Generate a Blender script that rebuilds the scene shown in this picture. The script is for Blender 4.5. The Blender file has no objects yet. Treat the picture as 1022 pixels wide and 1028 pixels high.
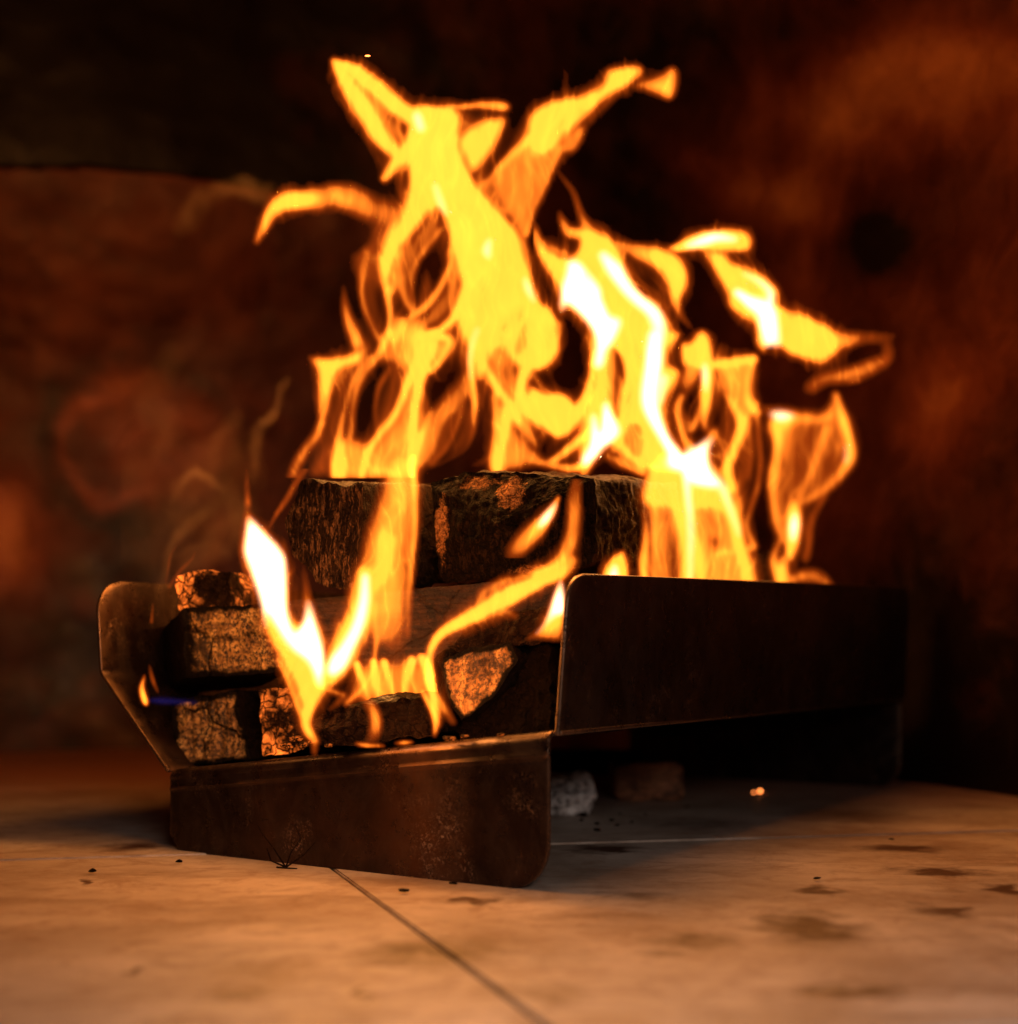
import bpy, bmesh, math, random
import numpy as np
from mathutils import Vector, noise as mn
random.seed(4); RNG = np.random.RandomState(7)
S = bpy.context.scene
COL = S.collection

# ------------------------------------------------------------------ camera
F, CX, HZ, H = 1500.0, 511.0, 655.0, 0.158      # focal length in photo px, principal x, horizon row, eye height (m)
cam_d = bpy.data.cameras.new('camera'); cam = bpy.data.objects.new('camera', cam_d); COL.objects.link(cam)
cam.location = (0, 0, H); cam.rotation_euler = (math.radians(90), 0, 0)
cam_d.sensor_fit = 'HORIZONTAL'; cam_d.sensor_width = 36; cam_d.lens = F / 1022 * 36
cam_d.shift_y = (HZ - 514) / 1022; cam_d.clip_start = .02; cam_d.clip_end = 50
cam_d.dof.use_dof = True; cam_d.dof.focus_distance = 1.10; cam_d.dof.aperture_fstop = 3.6
S.camera = cam
# ------------------------------------------------------------------ world, light from the oven mouth, exposure
w = bpy.data.worlds.new('World'); S.world = w; w.use_nodes = True
w.node_tree.nodes['Background'].inputs[0].default_value = (.02, .012, .01, 1)
w.node_tree.nodes['Background'].inputs[1].default_value = .10
def area_light(name, loc, target, sx, sy, power, col):
    l = bpy.data.lights.new(name, 'AREA'); l.shape = 'RECTANGLE'; l.size = sx; l.size_y = sy
    l.energy = power; l.color = col
    o = bpy.data.objects.new(name, l); COL.objects.link(o); o.location = loc
    o.rotation_euler = (Vector(target) - Vector(loc)).to_track_quat('-Z', 'Y').to_euler()
    return o
ml = area_light('mouth_light', (.16, -.06, .38), (.07, .56, 0), .28, .16, 1.15, (1, .84, .78)); ml.data.spread = math.radians(80)
S.view_settings.view_transform = 'Standard'; S.view_settings.look = 'None'
S.view_settings.exposure = 0; S.view_settings.gamma = 1
S.render.engine = 'CYCLES'
cy = S.cycles
cy.use_denoising = True; cy.max_bounces = 6; cy.diffuse_bounces = 3; cy.glossy_bounces = 3
cy.volume_bounces = 0; cy.transparent_max_bounces = 64; cy.sample_clamp_indirect = 3.0
cy.caustics_reflective = False; cy.caustics_refractive = False
try: cy.denoising_input_passes = 'RGB_ALBEDO_NORMAL'
except Exception: pass

# ------------------------------------------------------------------ helpers
def U(px, py, D):
    """a point of the place: column and row of the photograph at distance D"""
    return Vector(((px - CX) / F * D, D, H - (py - HZ) / F * D))
def tag(o, label=None, cat=None, group=None, kind=None):
    if label: o['label'] = label
    if cat: o['category'] = cat
    if group: o['group'] = group
    if kind: o['kind'] = kind
    return o
def empty(name, loc=(0, 0, 0)):
    o = bpy.data.objects.new(name, None); COL.objects.link(o); o.location = loc
    o.empty_display_size = .03; return o
def link(name, me, mat, parent=None, smooth=True):
    o = bpy.data.objects.new(name, me); COL.objects.link(o)
    for m in (mat if isinstance(mat, (list, tuple)) else [mat]): me.materials.append(m)
    if parent:
        o.parent = parent; o.matrix_parent_inverse.identity()
        o.location = -Vector(parent.location)
    if smooth:
        me.polygons.foreach_set('use_smooth', [True] * len(me.polygons))
    return o
def tri_mesh(name, verts, tris):
    me = bpy.data.meshes.new(name); nf = len(tris)
    me.vertices.add(len(verts)); me.vertices.foreach_set('co', np.asarray(verts, np.float32).ravel())
    me.loops.add(nf * 3); me.polygons.add(nf)
    me.loops.foreach_set('vertex_index', np.asarray(tris, np.int32).ravel())
    me.polygons.foreach_set('loop_start', np.arange(0, nf * 3, 3, dtype=np.int32))
    me.update(calc_edges=True); return me
def components(mask):
    lab = np.zeros(mask.shape, int); k = 0
    h, w_ = mask.shape; todo = np.argwhere(mask)
    for (y0, x0) in todo:
        if lab[y0, x0]: continue
        k += 1; st = [(y0, x0)]; lab[y0, x0] = k
        while st:
            y, x = st.pop()
            for dy in (-1, 0, 1):
                for dx in (-1, 0, 1):
                    yy, xx = y + dy, x + dx
                    if 0 <= yy < h and 0 <= xx < w_ and mask[yy, xx] and not lab[yy, xx]: lab[yy, xx] = k; st.append((yy, xx))
    return lab
def np_mesh(name, verts, quads):
    me = bpy.data.meshes.new(name)
    nv, nf = len(verts), len(quads)
    me.vertices.add(nv); me.vertices.foreach_set('co', np.asarray(verts, np.float32).ravel())
    me.loops.add(nf * 4); me.polygons.add(nf)
    me.loops.foreach_set('vertex_index', np.asarray(quads, np.int32).ravel())
    me.polygons.foreach_set('loop_start', np.arange(0, nf * 4, 4, dtype=np.int32))
    me.update(calc_edges=True); return me
def recentre(o):
    """put the object's origin at the middle of its base"""
    me = o.data; n = len(me.vertices)
    a = np.empty(n * 3, np.float32); me.vertices.foreach_get('co', a); a = a.reshape(-1, 3)
    c = np.array([(a[:, 0].min() + a[:, 0].max()) / 2, (a[:, 1].min() + a[:, 1].max()) / 2, a[:, 2].min()])
    me.vertices.foreach_set('co', (a - c).astype(np.float32).ravel()); o.location = Vector(c) + Vector(o.location)
    me.update(); return o
def vn(x, y, seed=0):
    """smooth value noise 0..1"""
    r = np.random.RandomState(seed).rand(64, 64)
    x = np.asarray(x, float); y = np.asarray(y, float)
    xi = np.floor(x).astype(int); yi = np.floor(y).astype(int); fx = x - xi; fy = y - yi
    fx = fx * fx * fx * (fx * (fx * 6 - 15) + 10); fy = fy * fy * fy * (fy * (fy * 6 - 15) + 10)
    g = lambda a, b: r[a % 64, b % 64]
    return (g(xi, yi) * (1 - fx) + g(xi + 1, yi) * fx) * (1 - fy) + (g(xi, yi + 1) * (1 - fx) + g(xi + 1, yi + 1) * fx) * fy
def fbm(x, y, seed=0, o=4):
    s = 0; a = .5; t = 0
    for i in range(o): s = s + a * vn(x * 2 ** i, y * 2 ** i, seed + i); t += a; a *= .5
    return s / t

# ------------------------------------------------------------------ materials
def mat(name):
    m = bpy.data.materials.new(name); m.use_nodes = True
    nt = m.node_tree; nt.nodes.clear()
    out = nt.nodes.new('ShaderNodeOutputMaterial')
    return m, nt, out
class NB:
    def __init__(s, nt): s.nt = nt
    def n(s, t, **k):
        nd = s.nt.nodes.new(t)
        for a, b in k.items(): setattr(nd, a, b)
        return nd
    def l(s, a, b): s.nt.links.new(a, b)
    def noise(s, vec, scale, detail=6, rough=.6, dist=0):
        n = s.n('ShaderNodeTexNoise'); n.inputs['Scale'].default_value = scale; n.inputs['Detail'].default_value = detail
        n.inputs['Roughness'].default_value = rough; n.inputs['Distortion'].default_value = dist
        if vec: s.l(vec, n.inputs['Vector'])
        return n.outputs['Fac']
    def ramp(s, fac, stops):
        r = s.n('ShaderNodeValToRGB'); e = r.color_ramp.elements
        while len(e) < len(stops): e.new(.5)
        for i, (p, c) in enumerate(stops):
            e[i].position = p; e[i].color = (c[0], c[1], c[2], 1) if not isinstance(c, (int, float)) else (c, c, c, 1)
        s.l(fac, r.inputs[0]); return r.outputs[0]
    def mix(s, f, a, b, mode='MIX'):
        m = s.n('ShaderNodeMix', data_type='RGBA', blend_type=mode)
        for i, v in ((0, f), (6, a), (7, b)):
            if isinstance(v, (int, float)): m.inputs[i].default_value = v if i == 0 else (v, v, v, 1)
            elif isinstance(v, tuple): m.inputs[i].default_value = (*v, 1)
            else: s.l(v, m.inputs[i])
        return m.outputs[2]
    def math(s, op, a, b=None, c=None, clamp=False):
        m = s.n('ShaderNodeMath', operation=op); m.use_clamp = clamp
        for i, v in enumerate((a, b, c)):
            if v is None: continue
            if isinstance(v, (int, float)): m.inputs[i].default_value = v
            else: s.l(v, m.inputs[i])
        return m.outputs[0]
    def mapping(s, vec, scale=(1, 1, 1), rot=(0, 0, 0), loc=(0, 0, 0)):
        m = s.n('ShaderNodeMapping'); m.inputs['Scale'].default_value = scale; m.inputs['Rotation'].default_value = rot
        m.inputs['Location'].default_value = loc; s.l(vec, m.inputs['Vector']); return m.outputs[0]
    def bump(s, h, strength, dist, normal=None):
        b = s.n('ShaderNodeBump'); b.inputs['Strength'].default_value = strength; b.inputs['Distance'].default_value = dist
        s.l(h, b.inputs['Height'])
        if normal: s.l(normal, b.inputs['Normal'])
        return b.outputs[0]
    def bsdf(s, out, color, rough=.6, metal=0, normal=None, spec=.5, emis=None, estr=0):
        b = s.n('ShaderNodeBsdfPrincipled')
        for k, v in (('Base Color', color), ('Roughness', rough), ('Metallic', metal), ('Specular IOR Level', spec)):
            if isinstance(v, (int, float)): b.inputs[k].default_value = v
            elif isinstance(v, tuple): b.inputs[k].default_value = (*v, 1)
            else: s.l(v, b.inputs[k])
        if normal: s.l(normal, b.inputs['Normal'])
        if emis is not None:
            if isinstance(emis, tuple): b.inputs['Emission Color'].default_value = (*emis, 1)
            else: s.l(emis, b.inputs['Emission Color'])
            if isinstance(estr, (int, float)): b.inputs['Emission Strength'].default_value = estr
            else: s.l(estr, b.inputs['Emission Strength'])
        s.l(b.outputs[0], out.inputs['Surface']); return b
    def pos(s): return s.n('ShaderNodeNewGeometry').outputs['Position']

def steel_mat():
    m, nt, out = mat('sooty_steel'); b = NB(nt); P = b.pos()
    n1 = b.noise(P, 9, 8, .65); n2 = b.noise(P, 60, 6, .7); n3 = b.noise(P, 480, 3, .7); n4 = b.noise(P, 26, 8, .75, .7)
    sc = b.noise(b.mapping(P, (500, 500, 6)), 1, 2, .5)
    col = b.ramp(n1, [(.3, (.010, .005, .004)), (.5, (.028, .014, .010)), (.72, (.085, .038, .020))])
    col = b.mix(b.ramp(n2, [(.5, 0), (.75, .6)]), col, (.016, .009, .007))
    gate = b.ramp(n4, [(.54, 0), (.72, .5)])
    for (p_, r_) in ((U(303, 838, 1.118), .019), (U(316, 828, 1.112), .012), (U(438, 858, 1.042), .022), (U(425, 845, 1.048), .014), (U(450, 830, 1.036), .012), (U(470, 868, 1.026), .014)):
        sb = b.n('ShaderNodeVectorMath', operation='DISTANCE'); b.l(P, sb.inputs[0]); sb.inputs[1].default_value = p_
        f = b.math('MULTIPLY', b.math('SUBTRACT', b.math('ADD', 1.0, b.math('MULTIPLY', b.math('SUBTRACT', n4, .5), 3.0)), b.math('DIVIDE', sb.outputs['Value'], r_)), 1.6, clamp=True)
        gate = b.math('MAXIMUM', gate, b.math('MULTIPLY', f, b.ramp(b.noise(P, 130, 5, .8), [(.42, 0), (.62, 1.0)])))
    speck = b.math('MULTIPLY', b.ramp(n3, [(.50, 0), (.62, 1)]), gate, clamp=True)
    floor_reflection = b.n('ShaderNodeVectorMath', operation='DISTANCE'); b.l(b.mapping(P, (1, 1, .45)), floor_reflection.inputs[0]); q0 = U(425, 800, 1.048); floor_reflection.inputs[1].default_value = (q0.x, q0.y, q0.z * .45)  # warm reflection of the lit floor, painted into the front leg's colour
    col = b.mix(b.math('MULTIPLY', b.math('SUBTRACT', 1.0, b.math('DIVIDE', floor_reflection.outputs['Value'], .05)), b.ramp(n2, [(.3, .5), (.7, 1.1)]), clamp=True), col, (.17, .065, .022))
    pt = b.n('ShaderNodeNewGeometry').outputs['Pointiness']
    col = b.mix(b.math('MULTIPLY', b.ramp(pt, [(.515, 0), (.56, .9)]), b.ramp(n2, [(.3, .3), (.6, .8)])), col, (.34, .19, .10))
    col = b.mix(speck, col, (.34, .19, .10))
    n7 = b.noise(b.mapping(P, (26, 26, 15)), 1, 8, .75, .9); col = b.mix(b.ramp(n7, [(.46, 0), (.66, .4)]), col, (.11, .075, .055))
    r = b.ramp(n2, [(.3, .20), (.7, .45)])
    h = b.math('ADD', b.math('MULTIPLY', n2, .6), b.math('MULTIPLY', speck, .6))
    b.bsdf(out, col, r, b.math('SUBTRACT', .75, b.math('MULTIPLY', speck, .7)), b.bump(h, .4, .0015, b.bump(sc, .08, .0004))); return m
def wall_mat():
    m, nt, out = mat('sooted_oven_steel'); b = NB(nt); P = b.pos()
    a = b.n('ShaderNodeAttribute'); a.attribute_name = 'stain_and_light'
    n1 = b.noise(P, 3.2, 8, .62, .6); n2 = b.noise(P, 14, 8, .7, .4); n3 = b.noise(P, 230, 3, .7)
    v = b.math('ADD', b.math('MULTIPLY', b.math('SUBTRACT', n1, .5), .80), b.math('MULTIPLY', b.math('SUBTRACT', n2, .5), .36))
    v = b.math('ADD', v, a.outputs['Fac'])
    v = b.math('ADD', v, b.math('MULTIPLY', b.math('SUBTRACT', n3, .5), b.math('MULTIPLY', a.outputs['Fac'], .35)))
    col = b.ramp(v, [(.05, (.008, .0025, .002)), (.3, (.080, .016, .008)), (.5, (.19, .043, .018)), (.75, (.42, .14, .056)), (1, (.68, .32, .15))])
    b.bsdf(out, col, b.ramp(n2, [(.3, .34), (.7, .6)]), .45, b.bump(b.math('ADD', n2, b.math('MULTIPLY', n3, .12)), .25, .01)); return m
STAINS = []   # (px,py, half width px, half height px (on the picture), tilt, strength) projected to the floor
def floor_mat():
    m, nt, out = mat('stone_tile'); b = NB(nt); P = b.pos()
    oi = b.n('ShaderNodeObjectInfo')
    n1 = b.noise(P, 5, 8, .6, .3); n2 = b.noise(P, 38, 8, .7, .5); n3 = b.noise(P, 600, 3, .6)
    col = b.ramp(n1, [(.32, (.24, .165, .115)), (.5, (.42, .33, .255)), (.68, (.60, .50, .41))])
    col = b.mix(b.math('MULTIPLY', oi.outputs['Random'], .2), col, (.30, .22, .17))
    col = b.mix(b.ramp(n2, [(.50, 0), (.68, .6)]), col, (.22, .13, .08))
    n5 = b.noise(P, 13, 9, .75, .8); col = b.mix(b.ramp(n5, [(.52, 0), (.66, .65)]), col, (.20, .11, .06))
    n6 = b.noise(P, 95, 5, .7); col = b.mix(b.ramp(n6, [(.64, 0), (.72, .7)]), col, (.08, .045, .03))
    sm = b.noise(b.mapping(P, (7, 19, 1), (0, 0, .2)), 1, 8, .7, .5)
    col = b.mix(b.ramp(sm, [(.50, 0), (.68, .75)]), col, (.19, .12, .075))
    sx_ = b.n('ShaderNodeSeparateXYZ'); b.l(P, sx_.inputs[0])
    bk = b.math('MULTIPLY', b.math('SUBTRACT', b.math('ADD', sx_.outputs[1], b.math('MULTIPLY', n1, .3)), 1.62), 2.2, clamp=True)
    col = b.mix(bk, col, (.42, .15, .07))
    # burnt marks with shapes of their own
    wob = b.n('ShaderNodeTexNoise'); wob.inputs['Scale'].default_value = 45; wob.inputs['Detail'].default_value = 5; b.l(P, wob.inputs['Vector'])
    vm = b.n('ShaderNodeVectorMath', operation='SUBTRACT'); b.l(wob.outputs['Color'], vm.inputs[0]); vm.inputs[1].default_value = (.5, .5, .5)
    vs = b.n('ShaderNodeVectorMath', operation='SCALE'); b.l(vm.outputs[0], vs.inputs[0]); vs.inputs['Scale'].default_value = .06
    va = b.n('ShaderNodeVectorMath', operation='ADD'); b.l(P, va.inputs[0]); b.l(vs.outputs[0], va.inputs[1])
    tot = None
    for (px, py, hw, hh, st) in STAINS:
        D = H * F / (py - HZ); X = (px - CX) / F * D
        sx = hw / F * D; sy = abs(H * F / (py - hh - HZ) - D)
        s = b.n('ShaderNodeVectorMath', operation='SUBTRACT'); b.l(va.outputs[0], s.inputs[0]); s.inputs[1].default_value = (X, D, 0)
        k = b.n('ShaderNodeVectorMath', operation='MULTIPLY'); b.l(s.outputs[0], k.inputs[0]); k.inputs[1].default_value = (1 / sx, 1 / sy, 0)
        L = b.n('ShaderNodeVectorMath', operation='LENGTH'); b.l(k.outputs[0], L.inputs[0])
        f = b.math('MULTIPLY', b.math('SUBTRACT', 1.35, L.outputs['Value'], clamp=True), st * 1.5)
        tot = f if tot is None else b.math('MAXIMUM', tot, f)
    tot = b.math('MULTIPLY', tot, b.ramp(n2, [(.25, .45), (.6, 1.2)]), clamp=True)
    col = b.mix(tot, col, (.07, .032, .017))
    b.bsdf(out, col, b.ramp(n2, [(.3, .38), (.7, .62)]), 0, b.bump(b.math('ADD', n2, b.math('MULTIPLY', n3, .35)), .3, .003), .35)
    return m
def char_mat(name, glow=0.0, brown=.0, axis=(1, 1, 1), dark=1.0, spots=(), fiber_glint=0):
    m, nt, out = mat(name); b = NB(nt)
    tc = b.n('ShaderNodeTexCoord').outputs['Object']
    wp = b.n('ShaderNodeTexNoise'); wp.inputs['Scale'].default_value = 55; wp.inputs['Detail'].default_value = 4; b.l(tc, wp.inputs['Vector'])
    ad = b.n('ShaderNodeVectorMath', operation='MULTIPLY_ADD'); b.l(wp.outputs['Color'], ad.inputs[0]); ad.inputs[1].default_value = (.022, .022, .022); b.l(tc, ad.inputs[2])
    P = b.mapping(ad.outputs[0], axis, (0, 0, -.52))
    vo = b.n('ShaderNodeTexVoronoi', feature='DISTANCE_TO_EDGE'); vo.inputs['Scale'].default_value = 95; b.l(P, vo.inputs['Vector']); vd = vo.outputs['Distance']
    n3 = b.noise(tc, 620, 4, .75); n2 = b.noise(P, 210, 7, .75); n1 = b.noise(tc, 20, 6, .65, .5)
    col = b.ramp(n1, [(.35, (.012 * dark, .005 * dark, .003 * dark)), (.52, (.022 * dark + brown * .08, .009 * dark + brown * .034, .004 * dark + brown * .015)), (.7, (.025 * dark + brown * .2, .012 * dark + brown * .08, .007 * dark + brown * .03))])
    col = b.mix(b.ramp(n3, [(.60, 0), (.70, .9)]), col, (.16 * dark + brown * .4, .07 * dark + brown * .18, .035 * dark))  # amber glints put into the char colour
    if fiber_glint:
        fb = b.noise(b.mapping(tc, (300, 300, 62)), 1, 5, .7, .6)
        col = b.mix(b.math('MULTIPLY', b.ramp(fb, [(.50, 0), (.60, fiber_glint)]), b.ramp(n1, [(.35, .3), (.6, 1)])), col, (.34, .15, .06))  # fibre streaks with glints on their ridges mixed into the colour
        n2 = b.math('ADD', n2, b.math('MULTIPLY', fb, 1.2))
    n2s = b.noise(P, 130, 6, .75)
    for (p_, rx, rz, st) in spots:      # patches where the char has flaked off raw wood
        sb = b.n('ShaderNodeVectorMath', operation='SUBTRACT'); b.l(b.pos(), sb.inputs[0]); sb.inputs[1].default_value = p_
        mu = b.n('ShaderNodeVectorMath', operation='MULTIPLY'); b.l(sb.outputs[0], mu.inputs[0]); mu.inputs[1].default_value = (1 / rx, .6 / rx, 1 / rz)
        ln = b.n('ShaderNodeVectorMath', operation='LENGTH'); b.l(mu.outputs[0], ln.inputs[0])
        f = b.math('SUBTRACT', b.math('ADD', 1.0, b.math('MULTIPLY', b.math('SUBTRACT', n2s, .5), 2.4)), ln.outputs['Value'])
        f = b.math('MULTIPLY', b.math('MULTIPLY', f, 3.0, clamp=True), st)
        col = b.mix(f, col, b.ramp(n3, [(.4, (.16, .05, .015)), (.55, (.75, .32, .10))]))
    crack = b.ramp(vd, [(0, 1), (.09, 0)])
    col = b.mix(b.math('MULTIPLY', crack, b.ramp(n1, [(.4, .2), (.6, .9)])), col, (.003, .002, .002))
    h = b.math('ADD', b.math('MULTIPLY', b.ramp(vd, [(0, 0), (.10, 1)]), .35), b.math('ADD', b.math('MULTIPLY', n2, 1.1), b.math('MULTIPLY', n3, .4)))
    em = None; es = 0
    if glow:
        g = b.math('MULTIPLY', b.math('MULTIPLY', b.ramp(b.noise(tc, 24, 5, .6), [(.47, 0), (.62, 1)]), b.ramp(n2, [(.36, .15), (.60, 1)])), b.ramp(vd, [(.02, 0), (.12, 1)]))
        es = b.math('MULTIPLY', g, glow); em = (1.0, .17, .018)
    b.bsdf(out, col, .6, 0, b.bump(h, 1.0, .006), .06, em, es); return m
def wood_mat(name, c0, c1, c2, ring=False, axis=(1, 1, 1), speck=.4, bd=.0035, bands=(22, 22, 170), rim=1.0, cr=.9, spec=.32):
    m, nt, out = mat(name); b = NB(nt)
    tc = b.n('ShaderNodeTexCoord').outputs['Object']
    wp = b.n('ShaderNodeTexNoise'); wp.inputs['Scale'].default_value = 40; wp.inputs['Detail'].default_value = 4; b.l(tc, wp.inputs['Vector'])
    ad = b.n('ShaderNodeVectorMath', operation='MULTIPLY_ADD'); b.l(wp.outputs['Color'], ad.inputs[0]); ad.inputs[1].default_value = (.016, .016, .016); b.l(tc, ad.inputs[2])
    W_ = ad.outputs[0]
    g = b.noise(b.mapping(tc, axis), 1, 9, .72, .8); n2 = b.noise(tc, 340, 4, .7); n1 = b.noise(tc, 26, 9, .75, .6)
    bd_ = b.noise(b.mapping(W_, bands), 1, 4, .6, .3)
    vo = b.n('ShaderNodeTexVoronoi', feature='DISTANCE_TO_EDGE'); vo.inputs['Scale'].default_value = 17; b.l(W_, vo.inputs['Vector'])
    crack = b.math('MULTIPLY', b.math('MULTIPLY', b.ramp(vo.outputs['Distance'], [(0, 1), (.028, 0)]), b.ramp(n1, [(.42, 0), (.52, 1)])), cr)
    col = b.ramp(g, [(.32, c0), (.52, c1), (.70, c2)])
    col = b.mix(b.ramp(bd_, [(.42, 0), (.60, .75)]), col, (c0[0] * .5, c0[1] * .45, c0[2] * .4))
    col = b.mix(b.ramp(n1, [(.50, 0), (.62, .95)]), col, (c0[0] * .16, c0[1] * .14, c0[2] * .12))
    col = b.mix(b.math('MULTIPLY', b.ramp(n2, [(.45, 0), (.56, speck)]), b.ramp(n1, [(.3, .35), (.5, 1)])), col, (.012, .006, .004))
    at_ = b.n('ShaderNodeAttribute'); at_.attribute_name = 'rim'
    rm = b.ramp(b.math('ADD', at_.outputs['Fac'], b.math('MULTIPLY', b.math('SUBTRACT', n1, .5), .5)), [(.80, 0), (.90, rim)])
    dk = b.math('MAXIMUM', crack, rm)
    col = b.mix(dk, col, (.006, .004, .003))
    h = b.math('SUBTRACT', b.math('ADD', b.math('MULTIPLY', g, .5), b.math('ADD', b.math('MULTIPLY', n2, .5), b.math('MULTIPLY', bd_, .5))), b.math('MULTIPLY', crack, .8))
    b.bsdf(out, col, .5, 0, b.bump(h, 1.0, bd), b.math('MULTIPLY', b.math('SUBTRACT', 1.0, b.math('MULTIPLY', dk, .9)), spec)); return m
def flame_mat(name, col, K):
    m, nt, out = mat(name); b = NB(nt)
    e = b.n('ShaderNodeEmission'); e.inputs[0].default_value = (*col, 1); e.inputs[1].default_value = K
    b.l(e.outputs[0], out.inputs['Volume']); return m
def smoke_mat(d):
    m, nt, out = mat('smoke'); b = NB(nt)
    e = b.n('ShaderNodeVolumeScatter'); e.inputs['Color'].default_value = (.95, .62, .38, 1); e.inputs['Density'].default_value = d
    b.l(e.outputs[0], out.inputs['Volume']); return m
def ember_mat(s=6):
    m, nt, out = mat('glowing_ember'); b = NB(nt)
    b.bsdf(out, (.1, .03, .02), .8, 0, None, .3, (1, .25, .05), s); return m

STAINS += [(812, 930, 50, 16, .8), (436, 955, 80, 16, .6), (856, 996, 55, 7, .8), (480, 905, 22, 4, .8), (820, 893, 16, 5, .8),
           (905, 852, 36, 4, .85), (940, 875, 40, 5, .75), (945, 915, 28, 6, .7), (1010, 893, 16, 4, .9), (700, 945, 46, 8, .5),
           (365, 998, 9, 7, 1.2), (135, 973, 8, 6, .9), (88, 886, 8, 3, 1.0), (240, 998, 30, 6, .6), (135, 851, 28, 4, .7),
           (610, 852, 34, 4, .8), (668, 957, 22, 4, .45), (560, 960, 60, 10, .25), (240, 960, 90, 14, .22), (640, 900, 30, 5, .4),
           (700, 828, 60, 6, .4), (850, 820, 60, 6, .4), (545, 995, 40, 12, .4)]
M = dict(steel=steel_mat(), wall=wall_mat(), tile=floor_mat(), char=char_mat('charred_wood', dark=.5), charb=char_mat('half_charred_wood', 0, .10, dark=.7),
         ember=char_mat('smouldering_wood', 2.6, .35, dark=.5), emberlow=char_mat('faintly_smouldering_wood', .28, .10),
         wood=wood_mat('scorched_end_grain', (.20, .085, .025), (.52, .27, .075), (.82, .52, .17), speck=.95, axis=(60, 60, 60)),
         plank=wood_mat('smoked_plank', (.022, .008, .003), (.05, .018, .006), (.11, .04, .013), axis=(25, 25, 300), speck=.35, cr=.3, rim=0),
         bright=wood_mat('raw_end_grain', (.40, .16, .04), (.72, .33, .08), (.85, .46, .13), axis=(150, 60, 25), speck=.8, cr=.35, rim=1.0, bands=(120, 40, 14)),
         darkend=char_mat('charred_end_grain', 0, .12, axis=(1.9, 1.9, .7), dark=.6, fiber_glint=.8),
         glow=ember_mat())
def grout_mat():
    m, nt, out = mat('joint_mortar'); b = NB(nt); b.bsdf(out, (.11, .065, .04), .9); return m
def ash_mat():
    m, nt, out = mat('pale_ash'); b = NB(nt); P = b.pos(); n = b.noise(P, 120, 5, .7)
    b.bsdf(out, b.ramp(n, [(.38, (.05, .035, .03)), (.48, (.55, .48, .43)), (.62, (.9, .84, .78))]), .9, 0, b.bump(n, .7, .003)); return m
M['facet'] = char_mat('flaked_char', 0, .01, dark=.3, fiber_glint=.08, spots=[(U(513, 492, 1.115), .011, .017, 1), (U(443, 530, 1.14), .006, .026, .9), (U(480, 484, 1.13), .016, .006, .6), (U(545, 572, 1.11), .03, .004, .5)])
M['redwood'] = wood_mat('red brown scorched wood', (.015, .006, .004), (.016, .004, .002), (.045, .013, .005), axis=(40, 40, 330), speck=.7, cr=.4, rim=0, spec=.03)
M['brick'] = wood_mat('sooty brick', (.30, .10, .04), (.50, .19, .08), (.62, .27, .12), axis=(40, 40, 40), speck=.5, cr=0, rim=0)
M['grout'] = grout_mat(); M['ash'] = ash_mat()

# ------------------------------------------------------------------ the setting: oven floor of stone tiles
A_dir = Vector((.976, .218)); B_dir = Vector((-.30, .954)); O = Vector((-.158, 1.185))   # joint crossing
TS = .46
bm = bmesh.new()
for (x, y) in ((-1.9, -.6), (1.4, -.6), (1.4, 3.0), (-1.9, 3.0)): bm.verts.new((x, y, -.012))
bm.faces.new(bm.verts); me = bpy.data.meshes.new('oven_floor'); bm.to_mesh(me)
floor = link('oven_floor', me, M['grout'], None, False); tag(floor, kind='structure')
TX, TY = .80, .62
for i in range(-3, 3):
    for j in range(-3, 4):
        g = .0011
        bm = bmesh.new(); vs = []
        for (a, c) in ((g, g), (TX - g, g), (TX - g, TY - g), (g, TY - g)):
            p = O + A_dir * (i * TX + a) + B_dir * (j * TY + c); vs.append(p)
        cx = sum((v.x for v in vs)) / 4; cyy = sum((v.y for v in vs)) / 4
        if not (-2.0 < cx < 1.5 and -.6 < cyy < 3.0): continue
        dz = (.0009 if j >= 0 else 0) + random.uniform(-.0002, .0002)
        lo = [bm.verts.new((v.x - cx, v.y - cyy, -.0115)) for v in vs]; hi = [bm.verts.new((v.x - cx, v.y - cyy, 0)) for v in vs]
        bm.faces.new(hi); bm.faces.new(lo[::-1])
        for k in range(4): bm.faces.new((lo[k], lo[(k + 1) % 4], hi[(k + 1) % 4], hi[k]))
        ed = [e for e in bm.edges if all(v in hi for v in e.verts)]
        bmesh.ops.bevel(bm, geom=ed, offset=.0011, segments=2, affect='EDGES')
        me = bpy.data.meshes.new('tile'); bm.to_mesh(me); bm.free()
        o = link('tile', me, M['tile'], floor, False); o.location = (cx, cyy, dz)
# ------------------------------------------------------------------ curved oven wall and dome
def crom(pts, n):
    P = np.array(pts, float); out = []
    Q = np.vstack([2 * P[0] - P[1], P, 2 * P[-1] - P[-2]])
    for i in range(1, len(Q) - 2):
        for t in np.linspace(0, 1, n, endpoint=False):
            a, b_, c, d = Q[i - 1], Q[i], Q[i + 1], Q[i + 2]
            out.append(.5 * ((2 * b_) + (-a + c) * t + (2 * a - 5 * b_ + 4 * c - d) * t * t + (-a + 3 * b_ - 3 * c + d) * t ** 3))
    out.append(P[-1]); return np.array(out)
plan = crom([(-1.45, .35), (-1.42, 1.0), (-1.28, 1.65), (-1.02, 2.15), (-.72, 2.40), (-.38, 2.47), (-.02, 2.40), (.26, 2.18), (.44, 1.90), (.555, 1.62), (.635, 1.30), (.68, .90), (.70, .35)], 34)
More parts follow.
